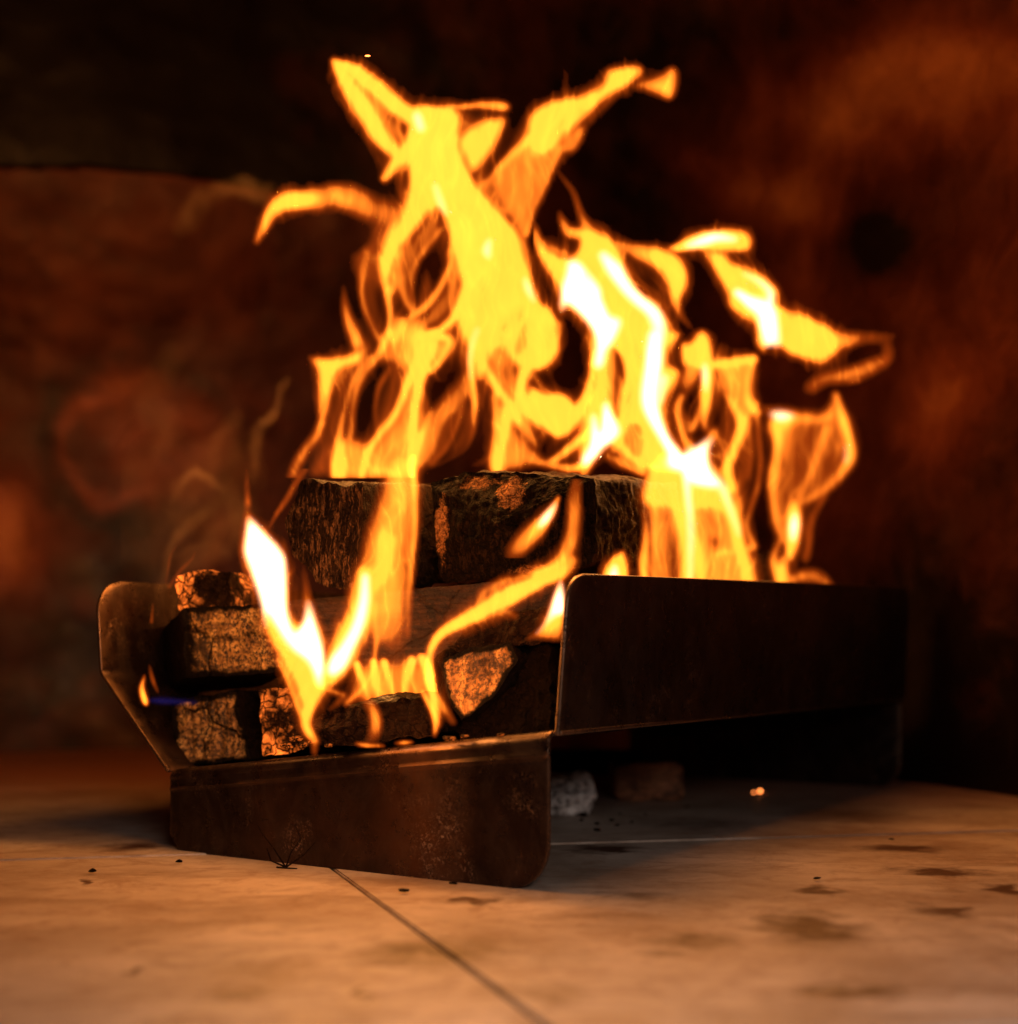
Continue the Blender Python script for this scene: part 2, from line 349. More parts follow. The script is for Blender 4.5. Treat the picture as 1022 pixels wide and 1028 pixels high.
# even spacing
seg = np.r_[0, np.cumsum(np.linalg.norm(np.diff(plan, axis=0), axis=1))]
NS = 420; ss = np.linspace(0, seg[-1], NS)
plan = np.c_[np.interp(ss, seg, plan[:, 0]), np.interp(ss, seg, plan[:, 1])]
zs = list(np.linspace(-.01, .75, 120)); sc = [1.0] * 120
for ph in np.linspace(0, math.pi / 2, 200)[1:]:
    zs.append(.75 + .75 * math.sin(ph)); sc.append(max(.02, math.cos(ph)))
zs = np.array(zs); sc = np.array(sc); C = np.array([-.30, 1.15])
W = np.zeros((len(zs), NS, 3))
W[:, :, 0] = C[0] + (plan[None, :, 0] - C[0]) * sc[:, None]; W[:, :, 1] = C[1] + (plan[None, :, 1] - C[1]) * sc[:, None]; W[:, :, 2] = zs[:, None]
D = np.maximum(W[:, :, 1], .3); PX = CX + W[:, :, 0] / D * F; PY = HZ - (W[:, :, 2] - H) / D * F
# recessed flue opening at upper left: wall steps back above an arched lip
lip = 165 + 40 * np.clip((PX - 40) / 280, 0, 1) ** 2
mask = np.clip((lip - PY) / 3.0, 0, 1) * np.clip((430 - PX) / 330, 0, 1) * (W[:, :, 1] > 1.0)
nx = W[:, :, 0] - C[0]; ny = W[:, :, 1] - C[1]; nl = np.sqrt(nx ** 2 + ny ** 2) + 1e-6
W[:, :, 0] += nx / nl * mask * .05; W[:, :, 1] += ny / nl * mask * .05
# shallow dents in the sheet metal
dent = (fbm(PX / 150, PY / 150, 3) - .5) * .03
W[:, :, 0] += nx / nl * dent; W[:, :, 1] += ny / nl * dent
def blob(cx_, cy_, rx, ry, v, p=1.0):
    q = ((PX + 40 * (fbm(PX / 60, PY / 60, 11) - .5) - cx_) / rx) ** 2 + ((PY + 40 * (fbm(PX / 60, PY / 60, 15) - .5) - cy_) / ry) ** 2
    return v * np.exp(-q ** p)
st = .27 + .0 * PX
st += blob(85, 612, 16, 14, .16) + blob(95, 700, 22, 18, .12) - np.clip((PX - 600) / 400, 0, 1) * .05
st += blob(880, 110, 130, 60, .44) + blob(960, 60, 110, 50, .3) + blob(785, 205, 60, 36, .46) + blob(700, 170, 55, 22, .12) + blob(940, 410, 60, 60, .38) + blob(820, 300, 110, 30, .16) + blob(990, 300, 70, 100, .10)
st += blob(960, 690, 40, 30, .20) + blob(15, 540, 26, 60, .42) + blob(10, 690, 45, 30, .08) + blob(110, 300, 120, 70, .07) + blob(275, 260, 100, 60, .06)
ring = np.sqrt(((PX - 140) / 82) ** 2 + ((PY - 445) / 66) ** 2) + .6 * (fbm(PX / 34, PY / 34, 21) - .5)  # round reflection on the wall, put into its colour as a pale ring
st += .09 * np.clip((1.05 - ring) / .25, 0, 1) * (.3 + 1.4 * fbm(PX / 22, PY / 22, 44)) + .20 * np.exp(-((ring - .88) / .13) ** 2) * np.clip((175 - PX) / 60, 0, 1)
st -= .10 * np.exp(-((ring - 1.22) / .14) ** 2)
st += .10 * np.exp(-((PY - lip - 4) / 3.5) ** 2) * (PX < 330)  # lip edge catching light, painted as a pale line
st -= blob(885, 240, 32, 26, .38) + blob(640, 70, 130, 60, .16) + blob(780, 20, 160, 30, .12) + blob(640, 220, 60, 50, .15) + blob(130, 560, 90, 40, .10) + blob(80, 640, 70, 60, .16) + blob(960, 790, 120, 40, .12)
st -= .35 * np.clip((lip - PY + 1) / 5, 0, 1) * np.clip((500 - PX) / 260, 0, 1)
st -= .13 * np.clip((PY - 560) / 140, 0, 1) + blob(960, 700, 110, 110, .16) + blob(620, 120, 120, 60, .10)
idx = np.arange(len(zs) * NS).reshape(len(zs), NS)
q = np.stack([idx[:-1, 1:], idx[:-1, :-1], idx[1:, :-1], idx[1:, 1:]], -1).reshape(-1, 4)
me = np_mesh('oven_wall', W.reshape(-1, 3), q)
at = me.attributes.new('stain_and_light', 'FLOAT', 'POINT'); at.data.foreach_set('value', st.astype(np.float32).ravel())
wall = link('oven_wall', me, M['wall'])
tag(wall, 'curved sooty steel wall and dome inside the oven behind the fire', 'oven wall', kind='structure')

# ------------------------------------------------------------------ steel log tray
R0 = Vector((.0268, .984)); uu = Vector((.497, .868)); vv = Vector((-.816, .579)); TL, TW = .86, .364
def TP(a, b_, z): return Vector((R0.x + uu.x * a + vv.x * b_, R0.y + uu.y * a + vv.y * b_, z))
def ztray(b_, a=0): return .105 - .042 * b_ / TW
tray = empty('log_tray', TP(.43, .18, 0)); tag(tray, 'dark folded steel log tray on legs with the fire burning in it', 'log tray')
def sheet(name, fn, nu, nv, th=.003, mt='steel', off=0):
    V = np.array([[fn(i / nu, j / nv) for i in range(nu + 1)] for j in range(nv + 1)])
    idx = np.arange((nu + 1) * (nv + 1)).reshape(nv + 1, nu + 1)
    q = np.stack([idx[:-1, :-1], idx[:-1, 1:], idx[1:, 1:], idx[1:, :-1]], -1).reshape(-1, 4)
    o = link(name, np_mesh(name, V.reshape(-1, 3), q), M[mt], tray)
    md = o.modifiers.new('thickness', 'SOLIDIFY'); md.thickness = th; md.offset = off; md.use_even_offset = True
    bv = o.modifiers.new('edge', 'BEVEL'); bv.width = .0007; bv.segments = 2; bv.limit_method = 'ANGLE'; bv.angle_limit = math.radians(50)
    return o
def leg_fn(a0, sgn):
    def fn(s, t):
        # s: across from the right corner; t: 0 floor .. 1 top, last tenth rolls over the fold
        b_ = s * TW
        zt = ztray(b_); r = .006
        if t > .86:
            k = (t - .86) / .14 * math.pi / 2
            return TP(a0 + sgn * (r - r * math.cos(k)), b_, zt - r + r * math.sin(k))
        z = (zt - r) * t / .86
        rc = .032
        lo = 0
        if z < rc: lo = rc - math.sqrt(max(0, rc * rc - (rc - z) ** 2))
        b2 = lo + s * (TW - lo - (0 if z > .012 else .012 - z))
        groove = -.0012 * math.exp(-((z - (zt - .014)) / .0012) ** 2)
        wav = .0012 * math.sin(b2 * 19) * math.sin(z * 30)
        return TP(a0 + (groove + wav) * sgn, b2, ztray(b2) / zt * z if z > .02 else z)
    return fn
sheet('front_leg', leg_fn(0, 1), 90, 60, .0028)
sheet('rear_leg', leg_fn(TL, -1), 40, 40, .0028)
sheet('tray_floor', lambda s, t: TP(.006 + (TL - .012) * t, -.006 + s * (TW + .006), ztray(s * TW) - .0002), 20, 20, .0028)
def rw(s, t):
    zb, zt = .103, .211 + .022 * s
    z = zb + (zt - zb) * t; r = .022
    st_ = .004 + .05 * max(0, z - zb)
    if z > zt - r: st_ += r - math.sqrt(max(0, r * r - (z - zt + r) ** 2))
    en = TL
    if z > zt - r: en -= r - math.sqrt(max(0, r * r - (z - zt + r) ** 2))
    a = st_ + (en - st_) * s
    return TP(a, -.003 - .002 * math.sin(3 * s) - .006 * t, z)
sheet('right_wall', rw, 60, 40, .003)
def lw(s, t):
    # folded outwards, then upright
    if t < .45:
        k = t / .45; b_ = TW + .077 * k; z = .063 + .078 * k
        lo = -.004 - .004 * k
    else:
        k = (t - .45) / .55; b_ = TW + .077 + .006 * k; z = .141 + .077 * k; lo = -.008
        r = .028; zt = .218
        if z > zt - r: lo += r - math.sqrt(max(0, r * r - (z - zt + r) ** 2))
    return TP(lo + (TL - lo) * s, b_, z)
sheet('left_wall', lw, 40, 44, .003)

# ------------------------------------------------------------------ logs
def log_thing(label, poly, ext, mcap, mside, amp=.0025, cat='log', name='firewood_log', group='logs burning in the tray', pit=.3, n=132, m=60, taper=1.0, bulge=0, seed=0):
    P = [U(*p) for p in poly]; E = Vector(ext); c = sum(P, Vector()) / len(P)
    # resample the outline, corners slightly rounded
    k = len(P); pts = []; per = [(P[(i + 1) % k] - P[i]).length for i in range(k)]; tot = sum(per)
    for i in range(k):
        cnt = max(3, round(n * per[i] / tot))
        for t in range(cnt): pts.append(P[i].lerp(P[(i + 1) % k], t / cnt))
    N = len(pts)
    for _ in range(2): pts = [(pts[i - 1] + pts[i] * 2 + pts[(i + 1) % N]) / 4 for i in range(N)]
    en = E.normalized(); off = Vector((seed * 3.1, seed * 1.7, seed * .9))
    def nz(p, s): return mn.noise((p + off) * s)
    def vor(p, s):
        d = mn.voronoi(Vector(((p + off).x, (p + off).y, (p + off).z)) * s)[0]; return min(1, (d[1] - d[0]) * 3.2)
    rings = []; M2 = m
    for j in range(M2 + 1):
        t = (j / M2) ** 1.25
        ring = []
        for i in range(N):
            o_ = pts[i] - c; p = c + o_ * (1 + (taper - 1) * t) + E * t
            nrm = (pts[(i + 1) % N] - pts[i - 1]).cross(en).normalized()
            if nrm.dot(o_) < 0: nrm = -nrm
            d = amp * (1.2 * nz(p, 22) + .7 * nz(p, 70) + .35 * nz(p, 190)) - amp * pit * (1 - vor(p, 95))
            ring.append(p + nrm * d)
        rings.append(ring)
    side_v = [v for r in rings for v in r]
    idx = np.arange((M2 + 1) * N).reshape(M2 + 1, N); nxt = np.roll(idx, -1, axis=1)
    q = np.stack([idx[:-1], nxt[:-1], nxt[1:], idx[1:]], -1).reshape(-1, 4)
    base = Vector((c.x, c.y, min(p.z for p in P)))
    root = empty(name, base); tag(root, label, cat, group)
    bk = rings[-1]; cb = sum(bk, Vector()) / N
    # side with its far end closed
    K0 = len(side_v); side_v.append(cb)
    qs = q.tolist()
    for i in range(0, N - 1, 2): qs.append([int(idx[-1, i]), int(idx[-1, i + 1]), int(idx[-1, (i + 2) % N]), K0])
    link('charred_side', np_mesh('charred_side', np.array([tuple(v) for v in side_v]), np.array(qs)), M[mside], root)
    # cut end
    R = 34; cv = []; r0 = rings[0]; cen = sum(r0, Vector()) / N
    for j in range(R + 1):
        f = 1 - j / R
        for i in range(N):
            p = cen.lerp(r0[i], f)
            if j: p = p - en * (bulge * (1 - f) + amp * .9 * mn.noise(Vector((p.x * 170 + seed, p.y * 170, p.z * 48)))) * min(1, j / 3)
            if j: p = p - en * (amp * .8 * (nz(p, 60) + .6 * nz(p, 170)) - amp * pit * .9 * (1 - vor(p, 130))) * min(1, j / 2)
            cv.append(p)
    ix = np.arange((R + 1) * N).reshape(R + 1, N); nx_ = np.roll(ix, -1, axis=1)
    qc = np.stack([ix[1:], nx_[1:], nx_[:-1], ix[:-1]], -1).reshape(-1, 4)
    cme = np_mesh('cut_end', np.array([tuple(v) for v in cv]), qc)
    ra = cme.attributes.new('rim', 'FLOAT', 'POINT'); ra.data.foreach_set('value', np.repeat(1 - np.arange(R + 1) / R, N).astype(np.float32))
    link('cut_end', cme, M[mcap], root)
    return root
def al(k, up=0): return (uu.x * k, uu.y * k, up)
log_thing('thick charred log on top of the pile, its cracked dark end facing left', [(302, 481, 1.155), (333, 485, 1.13), (364, 483, 1.105), (361, 540, 1.105), (357, 593, 1.105), (318, 587, 1.14), (293, 556, 1.16), (288, 522, 1.165)], al(.20, .014), 'darkend', 'charb', .003, seed=1)
log_thing('jagged black split log on top, behind the small slanting flame', [(430, 484, 1.15), (470, 474, 1.14), (515, 471, 1.125), (560, 477, 1.115), (598, 478, 1.10), (601, 520, 1.10), (596, 566, 1.10), (560, 574, 1.11), (500, 583, 1.125), (448, 587, 1.14), (436, 540, 1.145)], al(.15, .010), 'facet', 'redwood', .0035, bulge=.022, seed=2)
log_thing('smoked brown plank lying under the two black top logs', [(284, 604, 1.185), (430, 590, 1.145), (567, 580, 1.125), (567, 655, 1.125), (440, 667, 1.145), (290, 674, 1.185)], al(.30), 'plank', 'plank', .0012, cat='plank', name='wood_plank', pit=.3, seed=3)
log_thing('speckled brown block of wood with a crack, left under the ember block', [(182, 611, 1.215), (240, 607, 1.19), (291, 605, 1.165), (296, 672, 1.165), (240, 678, 1.19), (187, 681, 1.215)], (-.045, .11, -.016), 'wood', 'char', .0018, seed=4)
log_thing('square brown log end at the lower left corner of the tray', [(171, 702, 1.235), (238, 692, 1.205), (254, 764, 1.195), (177, 769, 1.225)], al(.35), 'wood', 'char', .0022, seed=5)
log_thing('glowing red log end low in the tray beside the square brown log end', [(257, 690, 1.19), (300, 686, 1.17), (307, 750, 1.16), (264, 759, 1.18)], al(.30), 'ember', 'char', .003, seed=6)
log_thing('small black log lying along the front fold of the tray', [(301, 735, 1.09), (315, 718, 1.09), (345, 706, 1.08), (390, 701, 1.07), (430, 702, 1.06), (440, 722, 1.055), (436, 740, 1.055), (380, 746, 1.07), (320, 750, 1.09)], (.025, .05, .004), 'charb', 'char', .0035, seed=7)
log_thing('log with bright orange cut end at the right front of the tray', [(441, 664, 1.075), (472, 650, 1.065), (512, 645, 1.05), (520, 662, 1.045), (498, 697, 1.05), (463, 725, 1.06), (450, 700, 1.07)], al(.22), 'bright', 'char', .0018, seed=8)
log_thing('black charred log wedged against the right wall behind the orange log end', [(436, 662, 1.095), (470, 644, 1.085), (553, 642, 1.05), (554, 736, 1.035), (470, 744, 1.07), (444, 722, 1.09)], al(.25), 'char', 'char', .004, seed=9)
log_thing('scaly half burnt stick lying over the orange log end', [(446, 652, 1.075), (470, 622, 1.075), (520, 610, 1.06), (562, 606, 1.045), (563, 645, 1.04), (520, 650, 1.05), (474, 656, 1.065)], al(.16), 'charb', 'charb', .004, seed=10)
log_thing('small glowing ember block topmost at the left of the pile', [(177, 579, 1.245), (205, 574, 1.235), (233, 576, 1.225), (236, 612, 1.22), (206, 613, 1.23), (180, 612, 1.24)], (.02, .06, 0), 'ember', 'ember', .003, n=96, m=20, seed=11)
log_thing('long dark log behind the right wall under the tallest curtain flames', [(610, 560, 1.36), (700, 556, 1.40), (772, 553, 1.44), (777, 610, 1.44), (700, 612, 1.40), (610, 615, 1.36)], (.03, .07, 0), 'charb', 'char', .003, seed=12)

# ------------------------------------------------------------------ flames: closed glowing volumes, thick where bright
V0 = dict(C1=(240, 40, 5.11), C2=(400, 40, 5.11), C3=(520, 40, 5.11), C4=(320, 200, 6.39), C5=(440, 200, 6.39), C6=(540, 200, 6.39),
          C7=(660, 200, 6.39), C8=(740, 240, 5.68), D1=(270, 330, 6.39), D2=(380, 330, 6.39), D3=(500, 330, 6.39), D4=(600, 340, 6.39),
          D5=(700, 360, 4.283), D6=(600, 440, 6.39), D7=(220, 460, 6.39), D8=(260, 600, 5.11), E5=(220, 470, 3.545), E7=(80, 560, 4.467),
          E8=(420, 560, 5.139), B2=(300, 460, 3.425), Z=(0, 0, 1))
def box(a, r):
    for ax in (0, 1):
        p = np.pad(a, [(r + 1, r) if k == ax else (0, 0) for k in (0, 1)], mode='constant'); c_ = np.cumsum(p, axis=ax)
        n = a.shape[ax]; hi = np.take(c_, range(2 * r + 1, 2 * r + 1 + n), axis=ax); lo = np.take(c_, range(0, n), axis=ax); a = (hi - lo) / (2 * r + 1)
    return a
class Field:
    """thickness of a flame over a sheet that stands in the fire"""
    def __init__(s, x0, y0, x1, y1, step=1.6, seed=0, warp=2.2):
        s.xs = np.arange(x0, x1 + step, step); s.ys = np.arange(y0, y1 + step, step); s.seed = seed; s.step = step
        s.X, s.Y = np.meshgrid(s.xs, s.ys); s.V = np.zeros_like(s.X)
        s.WX = s.X + warp * (fbm(s.X / 26, s.Y / 40, seed, 3) - .5) * 2; s.WY = s.Y + warp * (fbm(s.X / 26, s.Y / 40, seed + 9, 3) - .5) * 2
    def cv(s, f, pts):
        ox, oy, k = V0[f]; out = []
        for p in pts: out.append((ox + p[0] / k, oy + p[1] / k) + ((p[2] / k,) + tuple(p[3:]) if len(p) > 2 else ()))
        return out
    def stroke(s, f, pts, v=3.0, core=.12, mode='max', n=7):
        P = []
        for p in s.cv(f, pts): P.append((p[0], p[1], p[2], p[3] if len(p) > 3 else v))
        Q = crom(P, n) if len(P) > 2 else np.array(P)
        T = np.zeros_like(s.V)
        for a, b_ in zip(Q[:-1], Q[1:]):
            r = max(a[2], b_[2]) / 2 + 2
            ix = (s.xs > min(a[0], b_[0]) - r) & (s.xs < max(a[0], b_[0]) + r); iy = (s.ys > min(a[1], b_[1]) - r) & (s.ys < max(a[1], b_[1]) + r)
            if not ix.any() or not iy.any(): continue
            i0, i1 = np.where(iy)[0][[0, -1]]; j0, j1 = np.where(ix)[0][[0, -1]]; sl = (slice(i0, i1 + 1), slice(j0, j1 + 1))
            x, y = s.WX[sl], s.WY[sl]; dx, dy = b_[0] - a[0], b_[1] - a[1]; L2 = dx * dx + dy * dy + 1e-9
            t = np.clip(((x - a[0]) * dx + (y - a[1]) * dy) / L2, 0, 1)
            d = np.hypot(x - a[0] - t * dx, y - a[1] - t * dy); w_ = np.maximum(a[2] + (b_[2] - a[2]) * t, 1.2); vl = a[3] + (b_[3] - a[3]) * t
            u = d / (w_ / 2 * 1.12); g = np.clip((u - core) / (1 - core), 0, 1)
            T[sl] = np.maximum(T[sl], vl * (.5 + .5 * np.cos(math.pi * g)) * (u < 1))
        s.comp(T, mode); return s
    def comp(s, T, mode):
        if mode == 'max': s.V = np.maximum(s.V, T)
        elif mode == 'add': s.V = s.V + T
        elif mode == 'mul': s.V = s.V * (1 - np.clip(T, 0, 1))
    def poly(s, f, pts, v=3.0, edge=6, mode='max', smooth=True, fade=None):
        """pts may mix frames: (frame,x,y)"""
        P = []
        for p in pts:
            if isinstance(p[0], str): ox, oy, k = V0[p[0]]; P.append((ox + p[1] / k, oy + p[2] / k))
            else: ox, oy, k = V0[f]; P.append((ox + p[0] / k, oy + p[1] / k))
        if smooth:
            P2 = crom(P[-1:] + P + P[:2], 4)[4:-8]; P = [tuple(q_) for q_ in P2]
        P = np.array(P); x, y = s.WX, s.WY; ins = np.zeros(x.shape, bool); dm = np.full(x.shape, 1e9)
        for a, b_ in zip(P, np.roll(P, -1, axis=0)):
            c_ = ((a[1] > y) != (b_[1] > y))
            with np.errstate(divide='ignore', invalid='ignore'):
                xx = (b_[0] - a[0]) * (y - a[1]) / (b_[1] - a[1] + 1e-12) + a[0]
            ins ^= c_ & (x < xx)
            dx, dy = b_ - a; t = np.clip(((x - a[0]) * dx + (y - a[1]) * dy) / (dx * dx + dy * dy + 1e-9), 0, 1)
            dm = np.minimum(dm, np.hypot(x - a[0] - t * dx, y - a[1] - t * dy))
        sd = np.where(ins, dm, -dm) + 2.4
        g = np.clip(sd / (edge * (1.5 if mode != 'mul' else .45)), 0, 1); T = v * g * g * (3 - 2 * g)
        if fade is not None: T = T * fade(s.X, s.Y)
        s.comp(T, mode); return s
    def blur(s, k=1):
        for _ in range(k):
            p = np.pad(s.V, 1, mode='constant')
            s.V = (p[:-2, 1:-1] + p[2:, 1:-1] + p[1:-1, :-2] + p[1:-1, 2:] + 2 * p[1:-1, 1:-1]) / 6
    def streak(s, amt=.3, sx=5, sy=60):
        s.V = s.V * (1 + amt * (fbm(s.WX / sx, s.WY / sy, s.seed + 31, 3) - .5) * 2); return s
    def build(s, name, m, K, depth, parent=None, blur=2, eps=.03, seedD=0, und=.018, cap=3.4, veil=0, gain=1.0, gamma=1.0, fil=0, layer=None):
        s.blur(blur)
        V = np.clip(s.V, 0, None) * gain
        if gamma != 1: V = np.where(V < 3, 3 * (V / 3) ** gamma, V)
        if veil:      # thin glowing gas round and between the strands
            r = max(1, int(round(3.2 / s.step))); g = V
            for _ in range(3): g = box(g, r)
            g2 = g
            for _ in range(3): g2 = box(g2, 3 * r)
            wz = fbm(s.WX / 17 + 2.5 * fbm(s.WX / 50, s.WY / 60, s.seed + 3, 2), s.WY / 60, s.seed + 61, 3)
            tex = .25 + 1.9 * (1 - np.abs(2 * wz - 1)) ** 4
            full = np.clip(.38 + .80 * g / 3, 0, 1.0)             # thin strands and rims glow less than the broad body
            V = V * full * (.88 + .24 * fbm(s.WX / 12, s.WY / 26, s.seed + 77, 4)) + veil * (.22 * g * (.4 + .6 * np.clip(g2, 0, 1)) + .8 * g2 * np.clip(g2 - .25, 0, 1) * tex)
        if fil:       # fine filaments along the flow
            n_ = fbm(s.WX / 11 + 3 * fbm(s.WX / 60, s.WY / 50, s.seed + 5, 2), s.WY / 75, s.seed + 91, 3)
            ri = (1 - np.abs(2 * n_ - 1)) ** 6; n2_ = fbm(s.WX / 22, s.WY / 40, s.seed + 95, 3)
            V = V * (1 + fil * ((.55 + .9 * n2_ + .55 * ri) - 1.15)) 
        V = np.where(V > cap, cap + (V - cap) * .12, V)
        if layer == 'red': V = np.minimum(V, .62); V = np.where(V < .022, 0, V)
        elif layer == 'yellow': V = V - .30; V = np.where(V < .03, 0, V)
        else: V = np.where(V < .022, 0, V)
        V[0, :] = 0; V[-1, :] = 0; V[:, 0] = 0; V[:, -1] = 0
        cell = np.maximum.reduce([V[:-1, :-1], V[1:, :-1], V[:-1, 1:], V[1:, 1:]]) > 0
        Dp = depth(s.X, s.Y) if callable(depth) else depth + 0 * s.X
        Dp = Dp + und * 2 * (fbm(s.X / 70, s.Y / 110, 50 + seedD, 3) - .5)
        T = V / K
        lab = components(cell); first = None
        cnt = np.bincount(lab.ravel())
        for L in range(1, lab.max() + 1):
            if cnt[L] < 14: continue
            ce = lab == L
            used = np.zeros(V.shape, bool)
            for a in (slice(0, -1), slice(1, None)):
                for b_ in (slice(0, -1), slice(1, None)): used[a, b_] |= ce
            fi = np.full(V.shape, -1, int); bi = fi.copy()
            nu = used.sum(); fi[used] = np.arange(nu); solid = used & (V > 0); bi[used] = fi[used]; bi[solid] = nu + np.arange(solid.sum())
            def pos(Dd, mk):
                Dd = Dd[mk]; return np.c_[(s.X[mk] - CX) / F * Dd, Dd, H - (s.Y[mk] - HZ) / F * Dd]
            vs = np.vstack([pos(Dp - T * .5, used), pos(Dp + T * .5, solid)])
            def tris(ix, flip):
                a, b_, c, d = (ix[:-1, :-1][ce], ix[1:, :-1][ce], ix[1:, 1:][ce], ix[:-1, 1:][ce])
                t = np.vstack([np.stack([a, b_, c], -1), np.stack([a, c, d], -1)])
                return t[:, ::-1] if flip else t
            keep = (tris(fi, False) != tris(bi, False)).any(1)      # triangles whose corners all have no thickness are left out
            me = tri_mesh(name, vs, np.vstack([tris(fi, False)[keep], tris(bi, False)[keep][:, ::-1]]))
            o = link(name, me, m, parent, False)
            if first is None: first = o
        return first
K1 = 200.0
FM = flame_mat('flame', (1.0, .305, .022), K1)
RM = flame_mat('flame_edge', (1.0, .125, .008), 60.0)
HM = flame_mat('white_hot_flame', (1.0, .93, .62), 200.0)
BM = flame_mat('blue_flame', (.10, .08, 1.0), 60.0)
LAMPS = []
def fire(label, body, core, depth, group='flames of the log fire', lamps=(), seed=0, und=.018, name='flame', cat='flame', blur=2, veil=.24, gain=1.10):
    ys = body.ys; vs = np.where(body.V > .2); 
    bx = float(body.X[vs].mean()); by = float(body.Y[vs].max()); d = float(depth(np.array(bx), np.array(by))) if callable(depth) else depth
    root = empty(name, U(bx, by, d)); tag(root, label, cat, group)
    kw = dict(seedD=seed, und=und, veil=veil, gain=gain, gamma=1.35, cap=2.45, fil=.8)
    body.build('outer_glow', RM, 60.0, depth, root, blur=blur + 3, layer='red', **kw)
    body.build('flame_sheet', FM, K1, depth, root, blur=0, layer='yellow', **kw)
    if core is not None:
        iy = np.clip(np.round((core.Y - ys[0]) / body.step).astype(int), 0, len(ys) - 1); ix = np.clip(np.round((core.X - body.xs[0]) / body.step).astype(int), 0, len(body.xs) - 1)
        gate = np.clip(box(box(body.V, 2), 2)[iy, ix] / 1.8 - .25, 0, 1)
        core.V = core.V * .66 * (.75 + .5 * fbm(core.WX / 14, core.WY / 40, core.seed + 7, 3)); core.blur(10); core.V = core.V * gate
        core.build('hot_core', HM, 200.0, depth, root, blur=3, seedD=seed, und=und, cap=9)
    for (px, py, dd, e, r) in lamps:
        l = bpy.data.lights.new('fire_light', 'POINT'); l.energy = e; l.color = (1, .37, .075); l.shadow_soft_size = r
        lo = bpy.data.objects.new('fire_light', l); COL.objects.link(lo); lo.parent = root; lo.location = U(px, py, dd) - root.location
    return root
# --- tall central flame
b = Field(245, 50, 700, 480, seed=1)
b.stroke('C1', [(478, 98, 12), (520, 125, 60), (600, 165, 95), (700, 240, 120), (790, 320, 110), (890, 400, 110)])
b.stroke('C1', [(480, 105, 20), (540, 200, 100), (620, 330, 130), (700, 450, 130), (780, 560, 110), (830, 610, 90)])
b.poly('C1', [(520, 130), (680, 250), (860, 470), (820, 540), (640, 340)], .9, 8)
b.stroke('C1', [(735, 715, 30), (770, 670, 70), (830, 600, 110), (900, 520, 120)], 2.8)
b.stroke('C1', [(85, 1030, 40, 1.2), (120, 960, 60, 1.8), (170, 880, 95, 2.5), (240, 835, 120, 3), (340, 820, 130, 2.8), (440, 800, 150, 1.7), (540, 800, 180, 1.5), (650, 850, 190, 1.3), (760, 900, 190, 1.0), (800, 960, 150, 1.0)], core=.1)
b.poly('Z', [(411, 106), (450, 108), (461, 118), (460, 142), (465, 160), (482, 188), (503, 210), (522, 236), (528, 260), (536, 282), (542, 300), (555, 313), (563, 332), (560, 356), (540, 372), (520, 368), (500, 352), (478, 356), (462, 340), (459, 315), (463, 297), (461, 275), (454, 252), (449, 228), (437, 206), (424, 204), (402, 222), (392, 245), (382, 256), (386, 232), (402, 210), (410, 190), (410, 160), (402, 152), (408, 132)], 3.1, 7)
b.stroke('C2', [(250, 350, 14), (340, 345, 30), (450, 335, 50), (545, 345, 55)], 2.4)
b.poly('C2', [(305, 530), (370, 440), (440, 400), (550, 398), (520, 500), (470, 600), (380, 690), (330, 620)], 2.7, 7)
b.poly('C2', [(415, 760), (560, 610), (680, 470), (840, 540), (770, 720), (690, 880), (640, 1010), (580, 960), (510, 880)], 1.25, 6)
b.stroke('C2', [(420, 755, 20, 1.6), (560, 620, 60, 2.2), (680, 500, 80, 3)], core=.1); b.stroke('C2', [(830, 560, 60, 2.0), (760, 720, 50, 1.7), (690, 880, 40, 1.7), (650, 1000, 40, 2.4)], core=.1)
b.poly('C3', [(45, 490), (60, 380), (160, 312), (340, 278), (430, 225), (455, 150), (590, 125), (640, 150), (620, 200), (500, 272), (400, 350), (330, 425), (250, 505), (185, 580), (60, 600)], 3, 7)
b.poly('C3', [(330, 425), (345, 470), (300, 572), (225, 575), (250, 500)], 1.2, 5)
b.poly('C3', [(560, 245), (620, 212), (690, 195), (785, 128), (825, 160), (805, 290), (765, 312), (690, 285), (600, 262)], 2.3, 9)
b.stroke('C3', [(520, 270, 20, .9), (440, 340, 30, .8), (370, 420, 20, .6)], core=.1); b.stroke('C3', [(600, 285, 8, .25), (480, 370, 12, .3), (380, 450, 12, .2)])
b.stroke('C3', [(220, 130, 20, .1), (245, 180, 45, .28), (235, 280, 50, .35)], core=.1)
# braided strands on its left flank
b.stroke('C4', [(720, -20, 220), (600, 110, 190), (500, 250, 150), (435, 380, 125), (420, 500, 80), (445, 620, 50), (462, 760, 40), (450, 880, 45), (400, 980, 45)], 3)
b.poly('C4', [(190, 360), (300, 250), (330, 150), (440, 120), (420, 330), (400, 600), (440, 850), (390, 900), (310, 760), (255, 560), (195, 450)], 1.0, 14)
b.stroke('C4', [(300, 320, 60, 1.3), (280, 480, 60, 1.5), (290, 640, 50, 1.7), (320, 760, 45, 1.7), (390, 900, 45, 1.6)], core=.1)
b.poly('C4', [(150, 540), (178, 600), (212, 720), (270, 850), (300, 930), (222, 975), (170, 850), (138, 700)], 1.9, 7)
b.poly('C4', [(520, 300), (700, 120), (790, 200), (690, 330), (600, 450), (600, 700), (560, 700), (500, 600), (495, 430)], .85, 8)
b.stroke('C4', [(530, 330, 60, 1.4), (510, 450, 70, 1.5), (540, 620, 60, 1.5), (600, 720, 50, 1.5)], core=.1)
b.stroke('C4', [(805, 185, 30, 1.4), (690, 310, 60, 1.5), (610, 420, 55, 1.5), (590, 560, 45, 1.2), (610, 700, 45, 1.3)], core=.1)
b.stroke('C4', [(690, 450, 40, .3), (690, 560, 90, .6), (660, 680, 60, .6)], core=.1)
